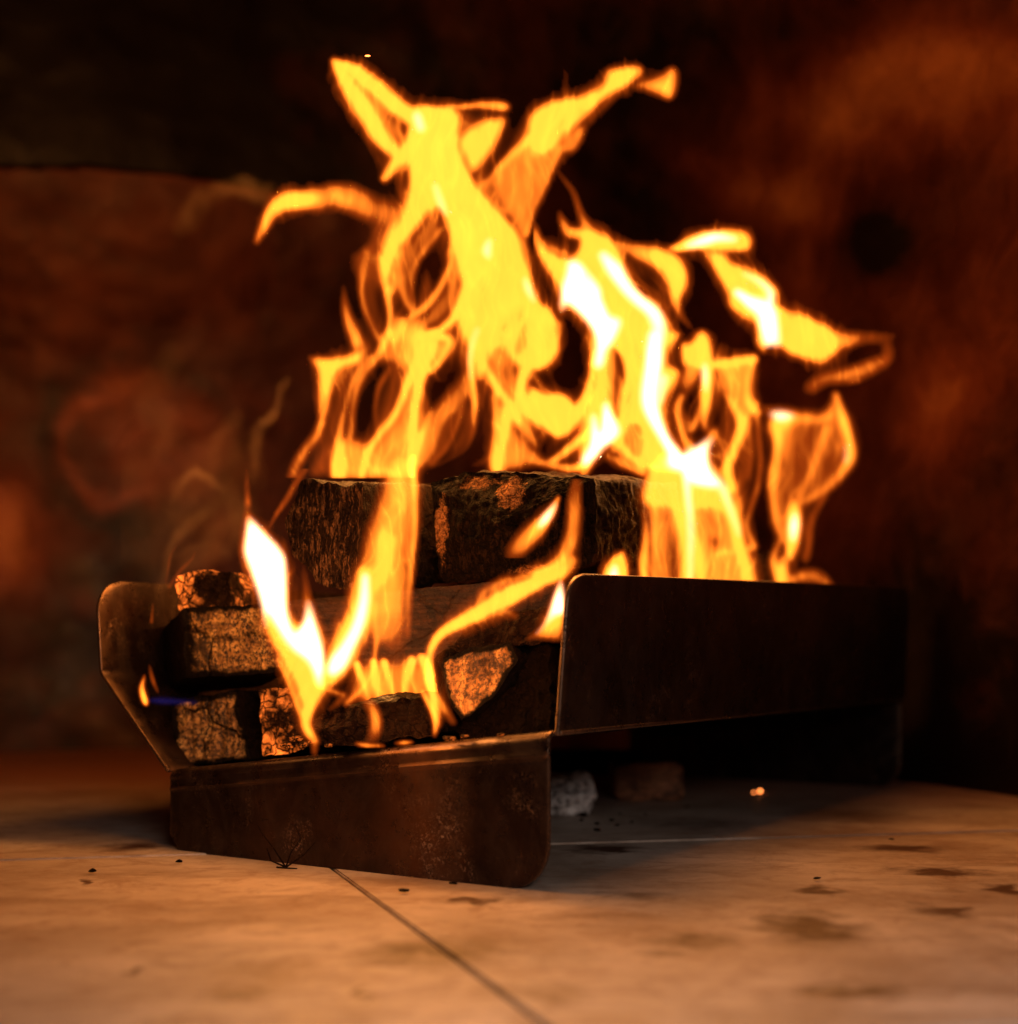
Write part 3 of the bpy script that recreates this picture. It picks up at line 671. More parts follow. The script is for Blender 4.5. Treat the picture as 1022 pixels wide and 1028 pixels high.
b.stroke('C4', [(850, 330, 30), (842, 440, 42), (775, 580, 45), (690, 675, 45), (585, 755, 40)], 2.5)
b.poly('C4', [(870, 380), (900, 560), (860, 700), (720, 820), (640, 800), (700, 700), (810, 560)], .9, 7)
b.stroke('C4', [(960, 500, 80), (920, 660, 80), (850, 770, 60), (760, 840, 55), (640, 880, 70)], 3)
b.poly('C4', [(470, 680), (560, 770), (680, 850), (860, 900), (800, 1060), (380, 1060), (440, 860)], 1.5, 10)
b.stroke('C4', [(470, 600, 16), (485, 450, 16), (510, 330, 16)], 3.4); b.stroke('C4', [(540, 780, 60), (520, 840, 100), (500, 900, 60)], 2.6)
# sheets at lower left
b.poly('D1', [(245, 185), (345, 185), (480, 165), (560, 130), (640, 100), (600, 210), (520, 250), (440, 290), (410, 400), (375, 560), (345, 660), (312, 640), (305, 400), (295, 265)], 2.9, 8)
b.poly('D1', [(420, 260), (600, 200), (540, 330), (490, 480), (455, 660), (420, 850), (400, 950), (240, 950), (320, 700), (380, 560)], .75, 10)
b.stroke('D1', [(340, 600, 60, 2.6), (300, 690, 80, 1.6), (230, 780, 90, 1.4), (175, 880, 90, 1.3), (140, 1000, 80, 1.2)], core=.05)
b.stroke('D1', [(640, 180, 60, 1.5), (560, 300, 50, 1.5), (495, 460, 40, 1.7), (462, 640, 40, 2.4), (435, 820, 60, 3), (425, 960, 70, 3)], core=.1)
b.poly('D1', [(440, 660), (500, 690), (600, 720), (600, 960), (410, 960)], 1.5, 8); b.stroke('D1', [(460, 720, 60), (470, 960, 90)], 2.8)
b.stroke('D1', [(780, 20, 70, 3), (720, 130, 70, 2.4), (620, 270, 70, 1.6), (560, 420, 60, 1.6), (530, 600, 50, 1.4), (520, 720, 60, 1.3)], core=.1)
b.stroke('D1', [(770, 250, 40, 1.3), (705, 390, 30, 1.4), (685, 520, 22, 1.3), (690, 690, 20, 1.0)], core=.1)
b.poly('D1', [(770, 230), (870, 260), (850, 430), (790, 580), (700, 690), (700, 500)], .55, 8)
b.poly('D1', [(780, -60), (1020, -60), (1010, 120), (960, 300), (880, 300), (780, 230)], 1.9, 12)
b.stroke('D1', [(1000, 60, 90), (940, 230, 90), (870, 430, 65), (800, 580, 60), (700, 690, 60), (630, 790, 70), (590, 960, 60)], 3)
b.stroke('D1', [(1050, 100, 90), (1000, 240, 100), (955, 420, 90), (925, 600, 80), (915, 800, 80), (905, 1000, 90)], 3)
b.poly('D1', [(920, 420), (900, 960), (600, 960), (640, 800), (830, 560)], 1.5, 8); b.poly('D1', [(610, 830), (760, 830), (860, 860), (920, 800), (930, 990), (590, 990)], 2.7, 14)
# lower middle
b.poly('D2', [(620, -120), (860, -60), (850, 300), (830, 450), (720, 300), (690, 200), (620, 340), (560, 300), (540, -60)], 1.7, 10)
b.stroke('D2', [(320, 40, 70), (440, 60, 70), (430, 150, 60), (330, 270, 60), (250, 220, 60), (260, 120, 60), (340, 40, 60)], 2.6)
b.poly('D2', [(560, 230), (600, 400), (520, 560), (420, 780), (310, 880), (245, 920), (240, 740), (330, 540), (450, 380)], 1.25, 8)
b.stroke('D2', [(350, 520, 30, 1.6), (290, 640, 50, 2.4), (250, 740, 70, 2.8), (245, 860, 60, 2.0)], core=.1)
b.stroke('D2', [(520, 320, 14, .5), (450, 470, 14, .5)], mode='mul'); b.stroke('D2', [(470, 560, 60, .5), (400, 700, 60, .55), (340, 830, 40, .5)], mode='mul', core=.1)
b.stroke('D2', [(550, 400, 30, 1.6), (510, 590, 30, 1.6), (430, 770, 30, 1.6), (320, 875, 25, 1.8)], core=.1)
b.poly('D2', [(540, 460), (620, 560), (600, 680), (530, 780), (430, 840), (520, 620)], .55, 6)
b.stroke('D2', [(665, -60, 60), (610, 60, 60), (588, 200, 50), (600, 350, 42), (612, 520, 34), (605, 660, 24, 2), (540, 780, 18, 1), (430, 850, 14, 1), (330, 885, 14, 1)], 3)
b.stroke('D2', [(690, -100, 140), (670, 60, 120), (660, 200, 90), (650, 300, 60, 1.5)], 3)
b.stroke('D2', [(690, 230, 50), (730, 330, 70), (800, 430, 90), (880, 530, 100), (950, 650, 70, 2), (1010, 750, 50, 1.2)], 3)
b.stroke('D2', [(740, 420, 40, 1.4), (765, 560, 60, 2), (760, 700, 70, 2.6), (735, 890, 80, 2.8)], core=.1)
b.stroke('D2', [(830, 520, 120), (820, 640, 110), (790, 780, 90), (760, 900, 90)], 3)
b.poly('D2', [(850, 620), (1000, 760), (1060, 860), (760, 930), (780, 800)], 1.5, 8); b.stroke('D2', [(590, 890, 20, .5), (680, 840, 40, .8), (730, 800, 30, 1)], core=.1)
b.stroke('D3', [(60, 800, 80, 1.4), (200, 845, 60, 1.6), (340, 875, 60, 1.8), (460, 890, 60, 2.6), (580, 870, 70, 3)], core=.1)
b.stroke('D3', [(340, -60, 70), (270, 80, 80), (200, 220, 90), (150, 360, 90), (170, 480, 120), (260, 550, 190), (380, 560, 220), (480, 560, 150), (560, 460, 100), (600, 330, 70), (615, 150, 50)], 3)
b.poly('D3', [(200, 370), (300, 420), (420, 420), (490, 500), (560, 520), (480, 640), (380, 700), (270, 620), (160, 500)], 3, 6)
b.stroke('D3', [(400, -40, 60, 1.3), (375, 80, 80, 1.3), (325, 190, 95, 1.5)], core=.1); b.poly('D3', [(40, 60), (170, 100), (140, 250), (110, 480), (40, 430)], 1.2, 8)
b.stroke('D3', [(610, 640, 60), (520, 710, 80), (430, 780, 60), (340, 850, 40)], 2.8)
# slits and darker folds
b.stroke('C2', [(85, 560, 10, .25), (100, 680, 16, .3), (110, 740, 8, .2)], mode='mul', core=.1); b.stroke('C5', [(380, 0, 50, .4), (480, 150, 50, .35), (520, 260, 40, .3)], mode='mul', core=.1)
b.stroke('C5', [(270, 520, 50, .25), (265, 650, 50, .25)], mode='mul', core=.05); b.stroke('C5', [(560, 800, 120, .5), (530, 960, 130, .5)], mode='mul', core=.1)
b.stroke('C5', [(730, 820, 60, .5), (710, 940, 60, .6)], mode='mul', core=.1); b.stroke('D3', [(270, 530, 40, .25), (310, 570, 40, .2)], mode='mul', core=.1)
b.stroke('C5', [(300, 560, 70, .3), (270, 700, 90, .4), (200, 900, 90, .4)], mode='mul', core=0); b.stroke('C5', [(520, 720, 120, .5), (430, 830, 140, .5), (420, 960, 120, .4)], mode='mul', core=0)
b.stroke('C2', [(260, 560, 60, .25), (250, 700, 60, .25)], mode='mul', core=0); b.stroke('C2', [(480, 760, 60, .5), (530, 860, 60, .6), (590, 960, 50, .5)], mode='mul', core=0); b.stroke('C5', [(150, 40, 70, .3), (120, 120, 70, .3)], mode='mul', core=0)
b.stroke('C5', [(690, 700, 40, 3), (690, 820, 50, 3), (620, 1000, 60, 3)], core=0); b.stroke('C5', [(370, 840, 30, 3), (450, 880, 50, 3)], core=0)
b.streak(.2, 6, 50)
c = Field(400, 100, 560, 480, 1.2, seed=2, warp=1)
c.stroke('C2', [(95, 390, 50, 1.2), (115, 450, 50, 1.2)], core=0); c.stroke('C2', [(190, 750, 30, .8), (220, 840, 40, .8), (245, 900, 20, .5)], core=0)
c.stroke('C5', [(325, 270, 30, 1), (310, 330, 55, 1.2), (325, 375, 20, .8)], core=0); c.stroke('C5', [(560, 510, 20, .9), (580, 580, 40, 1.2), (610, 655, 20, .8)], core=0)
c.stroke('D2', [(635, 0, 24, .6), (600, 90, 26, .7), (582, 200, 28, .8), (592, 330, 20, .5)], core=0)
c.stroke('D1', [(675, 780, 30, 1.5), (640, 850, 60, 2.5), (600, 950, 60, 2.5)], core=.1)
fire('tall central flame with two horns and a hooked arm rising above the black top logs', b, c, lambda x, y: 1.215 - .00005 * (480 - y) * 1.0 + .0 * x,
     lamps=((460, 160, 1.2, 2.6, .09), (470, 260, 1.2, 3.2, .10), (490, 350, 1.2, 2.2, .09), (345, 400, 1.22, 3.2, .08)), seed=1, und=.03)
# --- middle flame
b = Field(535, 165, 700, 480, seed=3)
b.poly('C6', [(-30, 120), (20, 250), (90, 335), (170, 365), (240, 335), (258, 270), (240, 185), (330, 178), (420, 218), (500, 290), (560, 400), (600, 500), (660, 590), (760, 660), (830, 760), (857, 880), (840, 1050), (860, 1100), (360, 1100), (350, 960), (310, 815), (190, 700), (150, 765), (118, 700), (135, 600), (60, 480), (-10, 360), (-60, 200)], 3, 7)
b.stroke('C6', [(20, 260, 20, 1), (100, 320, 50, 1.2), (200, 350, 40, 1.2)], core=.1)
b.stroke('C6', [(135, 85, 25, .8), (155, 150, 60, 1.5), (190, 210, 90, 2.2), (260, 220, 90, 2.6)], core=.1)
b.stroke('C3', [(205, 675, 18, .6), (270, 770, 35, 1.1), (315, 880, 50, 1.2), (350, 970, 70, 1.6)], core=.1)
b.stroke('C6', [(500, 290, 60, .8), (620, 330, 120, 1.6), (750, 370, 170, 2.4), (860, 430, 190, 3), (895, 530, 150, 3), (885, 640, 90, 2.2), (915, 740, 50, 1.1), (985, 835, 25, .5)], core=.1)
b.poly('D4', [(-30, -60), (520, -60), (470, 60), (440, 150), (530, 200), (520, 270), (455, 390), (440, 520), (480, 650), (540, 730), (560, 850), (330, 850), (250, 820), (150, 760), (60, 690), (0, 780), (-120, 900), (-100, 500), (-10, 200)], 2.9, 7)
b.poly('D3', [(580, -30), (640, -30), (700, 200), (660, 500), (780, 640), (700, 730), (620, 860), (560, 900), (420, 910), (560, 830), (610, 700), (600, 500), (610, 250)], 3, 6)
b.stroke('D4', [(90, 60, 50, .55), (75, 200, 70, .55), (75, 380, 50, .5)], mode='mul', core=.1)
b.poly('D4', [(105, 60), (150, 110), (175, 230), (160, 360), (128, 520), (105, 380), (110, 200)], .96, 6, mode='mul')
b.stroke('D4', [(235, -10, 20, .6), (255, 80, 34, .7), (275, 170, 16, .6)], mode='mul', core=.1); b.stroke('D4', [(225, 310, 20, .5), (210, 400, 50, .6), (195, 510, 24, .5)], mode='mul', core=.1)
b.poly('D4', [(190, 550), (280, 560), (275, 760), (190, 700), (160, 640)], .7, 7, mode='mul'); b.stroke('D4', [(232, 560, 14, 1.5), (235, 700, 14, 1.5)], core=0, mode='max')
b.stroke('D4', [(60, 760, 60, 1.5), (170, 800, 70, 1.6), (300, 850, 70, 2)], core=.05)
b.streak(.14, 6, 50)
c = Field(550, 240, 700, 480, 1.2, seed=4, warp=1.5)
c.poly('C6', [(200, 405), (265, 408), (330, 480), (400, 570), (412, 650), (460, 740), (535, 778), (485, 900), (435, 960), (410, 1060), (365, 1060), (380, 900), (330, 800), (240, 705), (190, 665), (150, 720), (140, 680), (160, 560), (190, 470)], 4, 6)
c.stroke('C6', [(300, 490, 60, .5), (340, 580, 50, .5)], mode='mul', core=.1)
c.stroke('C6', [(420, 360, 60, 2), (500, 460, 110, 3), (575, 570, 90, 3), (665, 670, 80, 3), (750, 750, 110, 3), (770, 870, 100, 2), (740, 1000, 100, 3)], core=.1)
c.stroke('D4', [(370, -10, 110, 3), (360, 150, 110, 4), (340, 300, 120, 4), (340, 420, 110, 4), (385, 550, 70, 4), (450, 670, 70, 4), (520, 760, 110, 4)], core=.15)
c.stroke('D4', [(420, 260, 90, 1.5), (400, 400, 60, 1)], core=0)
c.stroke('D3', [(690, 490, 24, 3), (700, 560, 60, 4), (720, 650, 130, 4)], core=.15); c.stroke('D3', [(610, 560, 24, 2), (625, 680, 50, 4), (620, 770, 80, 4), (560, 850, 60, 3)], core=.1); c.stroke('D3', [(720, 660, 120, 4), (640, 740, 90, 4)], core=.2)
fire('white hot middle flame with a drooping arm, right of the tall central flame', b, c, 1.205, lamps=((600, 290, 1.19, 1.2, .08), (650, 400, 1.19, 1.2, .07)), seed=2, und=.02)
# --- flames behind the right wall
b = Field(635, 310, 780, 605, seed=5)
b.poly('D4', [(530, 30), (600, 5), (650, -50), (690, -60), (730, -10), (745, 170), (700, 200), (560, 190), (525, 110)], 3, 7)
b.stroke('D4', [(700, 120, 90), (700, 300, 95), (690, 450, 80, 2.6), (685, 580, 50, 1.6)], 3, core=.15)
b.stroke('D4', [(600, 200, 120, 1.8), (580, 280, 120, 1.2), (570, 330, 80, .6)], core=.05)
b.stroke('D4', [(545, 370, 50, 1.5), (512, 470, 60, 2), (535, 600, 60, 2.2), (590, 710, 60, 2.4)], core=.1); b.poly('D4', [(520, 400), (600, 500), (640, 480), (640, 580), (590, 600), (540, 600)], 1.3, 8); b.stroke('D4', [(650, 440, 40, .8), (630, 540, 60, 1.6), (590, 590, 60, 1.6)], core=.1)
b.stroke('D4', [(740, 160, 80), (880, 150, 85), (1000, 125, 80)], 3, core=.15)
b.poly('D4', [(740, 150), (1010, 130), (1000, 330), (960, 480), (880, 470), (800, 360), (760, 330)], 1.5, 8)
b.stroke('D4', [(990, 150, 50, 2.8), (960, 330, 70, 2.2), (980, 440, 90, 2.8), (1030, 480, 60, 2.6)], core=.1)
b.stroke('D4', [(800, 350, 20, 1.5), (870, 420, 70, 2.6), (925, 560, 90, 3), (880, 700, 90, 3), (830, 820, 80, 3), (850, 960, 90, 3)], 3, core=.15)
b.poly('D4', [(790, 380), (880, 470), (900, 600), (850, 750), (800, 780), (780, 600)], .55, 8)
b.stroke('D4', [(780, 620, 30, 1.6), (830, 750, 30, 1.4)], core=.1)
b.poly('D4', [(740, 560), (790, 600), (730, 720), (760, 860), (850, 960), (860, 1100), (320, 1100), (320, 820), (400, 780), (540, 730), (620, 690)], 2.9, 8)
b.stroke('D4', [(950, 480, 60, 1.5), (990, 700, 60, 1.1), (960, 900, 60, 1)], core=.05); b.poly('D4', [(880, 760), (960, 600), (1010, 700), (1000, 900), (920, 1120), (860, 960)], .75, 10)
b.stroke('D5', [(250, 200, 40, 2.2), (265, 300, 28, 1.4), (272, 400, 26, 1.5), (262, 540, 26, 1.7), (215, 700, 26, 1.5), (235, 790, 30, 2)], core=.1)
b.poly('D6', [(320, 180), (860, 200), (950, 600), (1020, 1050), (330, 1050)], 1.35, 8)
b.stroke('D6', [(345, 180, 70, 2.6), (370, 500, 60, 2.2), (365, 1000, 70, 2.0)], core=.1)
b.stroke('D6', [(440, 150, 160), (490, 350, 140), (540, 560, 100), (570, 720, 80), (585, 1000, 70)], 3, core=.15)
b.stroke('D6', [(600, 400, 30), (620, 600, 50), (650, 800, 50), (665, 1000, 50)], 3, core=.15)
b.stroke('D6', [(600, 270, 200), (720, 330, 230), (820, 440, 170), (870, 560, 110), (910, 700, 95), (960, 900, 110), (980, 1020, 110)], 3, core=.2)
b.stroke('D6', [(300, 470, 24, 1.2), (310, 620, 45, 2.2), (297, 800, 65, 2.8), (295, 1000, 70, 2.8)], core=.1)
b.stroke('D6', [(460, 560, 60, .3), (490, 700, 90, .6), (500, 900, 90, .75)], mode='mul', core=.1); b.stroke('D6', [(420, 330, 60, .3), (430, 520, 80, .4)], mode='mul', core=.1)
b.stroke('D6', [(700, 640, 60, .1), (760, 670, 90, .6), (770, 720, 60, .3)], mode='mul', core=.1)
b.stroke('D6', [(755, 750, 30, 2.4), (800, 735, 45, 2.4), (870, 735, 30, 2.6)], core=.1); b.stroke('D6', [(930, 720, 40, 2.6), (1000, 690, 60, 2.4)], core=.1)
b.streak(.2, 4, 70)
c = Field(660, 350, 760, 605, 1.2, seed=6, warp=1)
c.poly('D4', [(740, 635), (600, 705), (530, 735), (465, 715), (445, 815), (540, 855), (580, 910), (640, 935), (800, 950), (725, 830), (710, 720)], 4, 6)
c.stroke('D6', [(560, 190, 50, 3), (580, 350, 38, 2.2), (598, 550, 34, 1.8), (595, 740, 32, 1.2), (590, 1000, 24, .6)], core=0)
c.stroke('D4', [(690, 170, 24, 1.5), (690, 240, 45, 2), (695, 330, 20, 1)], core=0); c.stroke('D6', [(800, 320, 60, 1.2), (870, 500, 40, .8), (910, 620, 30, .5)], core=0)
fire('curtain of yellow flames rising behind the top edge of the right steel wall', b, c, lambda x, y: 1.095 + np.maximum(x - 617, 0) * .00178, lamps=((690, 430, 1.32, .6, .08), (720, 400, 1.34, .5, .07)), seed=3, und=.015)
# --- detached arm at upper right
b = Field(662, 215, 905, 400, seed=7)
b.stroke('C7', [(70, 320, 12), (160, 305, 70), (280, 270, 125), (430, 255, 160), (530, 265, 165), (555, 285, 120)], 3, core=.3)
b.poly('Z', [('C7', 290, 335), ('C7', 430, 335), ('C7', 480, 395), ('C7', 600, 440), ('C7', 700, 500), ('C7', 775, 580), ('C7', 770, 670), ('C8', 400, 440), ('C8', 540, 500), ('C8', 600, 600), ('C8', 500, 720), ('C8', 420, 705), ('C8', 300, 670), ('C8', 195, 612), ('C8', 150, 655), ('C8', 105, 600), ('C8', 100, 500), ('C7', 540, 760), ('C7', 455, 700), ('C7', 440, 600), ('C7', 350, 450)], 3, 8)
b.stroke('C8', [(440, 580, 230, 3), (560, 580, 150, 2.0), (700, 565, 110, .9), (850, 565, 90, .5), (900, 550, 30, .2)], core=0)
b.stroke('C8', [(850, 600, 90, .5), (850, 680, 110, .8), (740, 735, 130, 1.2), (600, 780, 120, 1.3), (500, 800, 120, 1.2), (430, 840, 120, .9)], core=0); b.stroke('C8', [(640, 815, 20, 2), (700, 800, 20, 2)], core=0)
b.stroke('C8', [(540, 700, 60, .3), (620, 660, 80, .45), (730, 620, 60, .4)], mode='mul', core=0)
b.streak(.12, 30, 9)
c = Field(670, 225, 800, 350, 1.2, seed=8, warp=1)
c.stroke('C7', [(180, 300, 16, 2), (290, 265, 60, 3), (380, 245, 60, 3), (500, 258, 24, 2)], core=.1)
c.stroke('C7', [(510, 600, 40, 3), (600, 660, 80, 3.5), (690, 720, 130, 4), (715, 820, 130, 4), (730, 910, 120, 3)], core=.2); c.stroke('C7', [(550, 475, 16, .8), (650, 525, 36, 1.5), (720, 600, 55, 2.2), (715, 680, 60, 3)], core=0)
fire('detached flame arm at upper right, bent like a beckoning hand, with a small cap', b, c, 1.25, lamps=((750, 300, 1.24, .8, .07),), seed=4, und=.02)
# --- lantern shaped flame
b = Field(755, 385, 870, 605, seed=9)
OUT = [(255, 195), (400, 202), (530, 218), (575, 160), (598, 138), (632, 235), (680, 360), (682, 425), (620, 512), (550, 585), (440, 640), (400, 760), (345, 780), (305, 620), (322, 420), (300, 290)]
b.poly('D5', OUT, .75, 9)
b.poly('D5', [(255, 195), (400, 202), (530, 218), (575, 165), (598, 138), (620, 240), (560, 300), (430, 310), (370, 360), (320, 330), (295, 270)], 2.6, 14)
b.stroke('D5', [(335, 280, 80, 3), (345, 400, 65, 2.4), (325, 560, 55, 2), (345, 720, 50, 1.6), (380, 790, 30, 1.2)], core=.1)
b.stroke('D5', [(598, 150, 30, 2.4), (620, 250, 60, 2.4), (655, 370, 50, 2.4), (650, 440, 55, 2.4), (590, 525, 60, 1.6), (500, 590, 60, 1.3), (430, 625, 50, 1.2)], core=.1)
b.stroke('D5', [(560, 300, 60, 1.7), (510, 440, 60, 1.4), (440, 590, 50, 1.4)], core=.05)
b.stroke('D5', [(550, 580, 30, .9), (495, 700, 40, .9), (468, 860, 40, 1.0)], core=.05)
b.stroke('D5', [(415, 610, 10), (418, 680, 75), (410, 760, 75), (393, 850, 30)], 3, core=.3)
b.stroke('D5', [(375, 730, 24, 1.4), (325, 850, 34, 2), (345, 920, 60, 2.4), (370, 1010, 50, 2)], core=.1); b.stroke('D5', [(395, 830, 30, 1.5), (365, 890, 60, 2), (380, 1010, 40, 2)], core=.1)
b.stroke('D5', [(400, 950, 60, 1.1), (500, 935, 90, 1.3), (570, 975, 50, 1.0), (600, 1000, 30, .5)], core=.05)
b.streak(.2, 5, 40)
c = Field(760, 400, 860, 560, 1.2, seed=10, warp=.5)
c.stroke('D5', [(320, 238, 20, 2), (360, 245, 48, 3), (405, 245, 24, 2)], core=.1); c.stroke('D5', [(420, 670, 14, 2), (416, 720, 36, 3), (412, 775, 20, 2)], core=.1); c.stroke('D5', [(642, 370, 12, .6), (640, 440, 20, .8)], core=0)
fire('rightmost flame, shaped like a hanging lantern with dim orange inside', b, c, lambda x, y: 1.385 + (x - 760) * .0018, lamps=((800, 460, 1.46, .5, .06),), seed=5, und=.012)
# --- column in front of the top logs
b = Field(310, 455, 430, 750, seed=11)
b.poly('E5', [(575, -40), (702, -40), (700, 200), (693, 350), (682, 600), (660, 720), (600, 720), (555, 640), (500, 600), (478, 480), (482, 380), (505, 240), (545, 120)], 1.7, 14, fade=lambda X, Y: np.clip((672 - Y) / 60, 0, 1))
b.poly('E5', [(560, 100), (640, 180), (685, 160), (690, 300), (650, 420), (570, 520), (545, 620), (500, 610), (478, 480), (484, 380), (505, 240)], 3.1, 22)
b.stroke('E5', [(690, -40, 30), (692, 200, 26), (682, 400, 20, 2.6), (672, 600, 20, 1.3)], 3.2)
b.stroke('E5', [(520, 370, 80), (510, 500, 110), (460, 610, 130), (415, 700, 110), (360, 760, 70)], 3, core=.2)
b.stroke('D8', [(597, 20, 22), (600, 230, 20), (582, 370, 20), (525, 465, 22), (450, 545, 24)], 2.8); b.stroke('D8', [(330, 460, 16, 2.6), (380, 480, 18, 2.6), (440, 495, 16, 2)], core=.1); b.stroke('D8', [(440, 500, 24, 1.6), (400, 540, 24, 1.2), (365, 570, 16, .9)], core=.1)
b.streak(.14, 5, 90)
c = Field(320, 560, 400, 700, 1.2, seed=12, warp=.6)
c.stroke('E5', [(520, 385, 20, 3), (513, 480, 38, 3), (490, 570, 44, 3), (455, 640, 50, 3), (425, 690, 66, 3.5), (405, 720, 40, 3)], core=.1)
fire('straight yellow flame column passing in front of the black top logs', b, c, 1.075, lamps=((372, 640, 1.05, .09, .02),), seed=6, und=.006)
# --- forked white flame
b = Field(232, 470, 345, 760, seed=13)
b.poly('E5', [(98, 30), (104, 120), (118, 160), (160, 205), (235, 290), (252, 350), (252, 480), (272, 545), (292, 530), (300, 440), (300, 340), (330, 430), (365, 560), (385, 650), (382, 740), (350, 800), (320, 850), (300, 880), (270, 800), (215, 700), (165, 600), (140, 490), (100, 370), (74, 290), (82, 200), (94, 120)], 3, 10)
b.stroke('E5', [(98, 0, 3, .8), (99, 60, 9, 1.6), (102, 130, 22, 2.6)], core=.1)
b.stroke('E5', [(355, 780, 60), (318, 850, 50), (305, 910, 40), (325, 955, 36), (350, 975, 20, 1.5)], 2.9); b.stroke('E5', [(205, 680, 16), (258, 790, 16), (300, 900, 18)], 2.6)
b.stroke('D8', [(280, 740, 30, 2), (280, 800, 24, 1.5)], core=.1)
b.poly('E5', [(240, 720), (340, 740), (310, 850), (290, 860)], .8, 6)
c = Field(235, 500, 335, 720, 1.2, seed=14, warp=.8)
c.poly('E5', [(104, 170), (165, 230), (232, 305), (242, 360), (242, 500), (265, 580), (295, 560), (318, 470), (345, 560), (372, 650), (374, 740), (355, 770), (320, 690), (260, 640), (205, 560), (172, 520), (160, 570), (140, 480), (110, 360), (88, 290)], 5, 7)
fire('white hot forked flame at the front left, leaning over the tray edge', b, c, 1.065, lamps=((255, 560, 1.03, .50, .02), (215, 640, 1.05, .10, .012), (300, 690, 1.09, .14, .012)), seed=7, und=.006)
# --- row of low flames behind the small black log
b = Field(340, 655, 450, 750, 1.2, seed=15, warp=1)
b.poly('D8', [(480, 330), (860, 310), (900, 480), (860, 560), (520, 560), (430, 520)], 1.25, 14)
for pts in ([(500, 340, 40), (535, 440, 44), (565, 520, 30)], [(585, 330, 40), (600, 430, 60), (620, 530, 50)], [(640, 330, 40), (668, 420, 56), (695, 540, 40)], [(785, 320, 50), (755, 420, 70), (745, 540, 60)], [(840, 310, 60), (875, 420, 70), (900, 520, 50)]): b.stroke('D8', [(p[0], p[1], p[2] * 1.25, 3.6 - .9 * k) for k, p in enumerate(pts)], core=0)
b.streak(.2, 3, 30)
fire('row of short flames glowing between the plank and the small black log', b, None, 1.125, lamps=((385, 685, 1.10, .12, .01), (470, 722, 1.02, .06, .008), (400, 728, 1.03, .06, .008)), seed=8, und=.002, blur=1, gain=1.2)
b = Field(355, 690, 450, 750, 1.2, seed=16, warp=1)
b.stroke('D8', [(525, 510, 70, .3), (575, 560, 90, .8), (600, 630, 90, 1.3), (590, 700, 90, .8), (570, 740, 60, .2)], core=0)
b.stroke('D8', [(840, 480, 40, 1.6), (885, 560, 44, 2.4), (908, 640, 44, 2.2), (900, 705, 30, .8)], core=0); b.stroke('D8', [(500, 748, 20, 1), (560, 758, 26, 2.4), (640, 762, 16, 1.5)], core=0); b.stroke('D8', [(700, 748, 12, 1.5), (745, 745, 20, 2.5), (790, 742, 10, 1.5)], core=0)
fire('thin curled flames licking over the small black log at the tray fold', b, None, 1.045, seed=9, und=.002, blur=1, gain=1.5)
# --- long curved ribbon
b = Field(425, 480, 605, 745, seed=17)
b.stroke('B2', [(955, 60, 40, .5), (945, 160, 70, .9), (935, 270, 70, 1.0), (900, 360, 60, 1.6), (820, 400, 60, 2.2)], core=0)
b.stroke('E8', [(790, 20, 70, 1.4), (740, 80, 80, 1.8), (620, 125, 90, 2.4), (480, 195, 115, 3), (340, 270, 90, 3), (190, 345, 62, 3), (90, 425, 48, 2.7), (55, 520, 40, 2.7), (60, 620, 70, 2.8), (80, 740, 50, 2.5), (95, 860, 40, 1.3)], core=.1)
b.stroke('E8', [(300, 240, 30, .6), (340, 180, 60, 1.0), (430, 130, 50, 1.0), (560, 90, 40, .9)], core=0); b.stroke('E8', [(420, 270, 60, .8), (500, 300, 50, .8)], core=0)
b.stroke('E8', [(60, 660, 40, 1.8), (120, 760, 50, 1.3), (175, 850, 40, 1.0)], core=0)
b.streak(.16, 8, 14)
fire('long curved yellow ribbon flame sweeping from the orange log end up to the right', b, None, lambda x, y: 1.02 + .0002 * (x - 430), lamps=((500, 600, 1.0, .07, .01), (455, 650, 1.0, .06, .008)), seed=10, und=.004, gain=1.55)
# --- small ones
b = Field(520, 570, 580, 660, 1.0, seed=18, warp=1)
b.poly('E8', [(736, 75), (757, 180), (764, 270), (745, 410), (735, 440), (640, 430), (540, 428), (640, 340), (690, 200)], 2.8, 6, fade=lambda X, Y: np.clip((648 - Y) / 22, .0, 1))
c = Field(525, 570, 575, 650, 1.0, seed=19, warp=.5)
c.poly('E8', [(733, 120), (752, 200), (756, 280), (700, 300), (600, 390), (660, 330), (700, 210)], 4, 5)
fire('small white pointed flame against the near corner of the right wall', b, c, 1.03, lamps=((555, 615, 1.0, .06, .008),), seed=11, und=.002, blur=1)
b = Field(500, 490, 575, 560, 1.2, seed=20, warp=1)
b.stroke('B2', [(893, 135, 14, 2), (860, 195, 50, 3), (805, 255, 80, 2.4), (750, 310, 90, 1.3), (725, 345, 50, .6)], core=0)
c = Field(520, 495, 570, 540, 1.0, seed=21, warp=.4); c.stroke('B2', [(885, 155, 12, 1.5), (850, 205, 30, 2.5), (825, 235, 14, 1)], core=0)
fire('small slanting flame on the face of the jagged black log', b, c, 1.05, lamps=((540, 525, 1.035, .04, .008),), seed=12, und=.002, blur=1)
b = Field(598, 545, 640, 605, 1.0, seed=22, warp=.6); b.poly('D6', [(20, 900), (60, 790), (130, 735), (180, 740), (190, 1040), (10, 1040)], 3, 6)
c = Field(600, 560, 636, 600, 1.0, seed=23, warp=.3); c.stroke('D6', [(110, 830, 40, 1.5), (100, 900, 80, 3), (100, 960, 60, 3)], core=0)
fire('short rounded flame peeking over the near top corner of the right wall', b, c, 1.10, seed=13, und=.001, blur=1)
b = Field(130, 590, 215, 715, 1.0, seed=24, warp=.6)
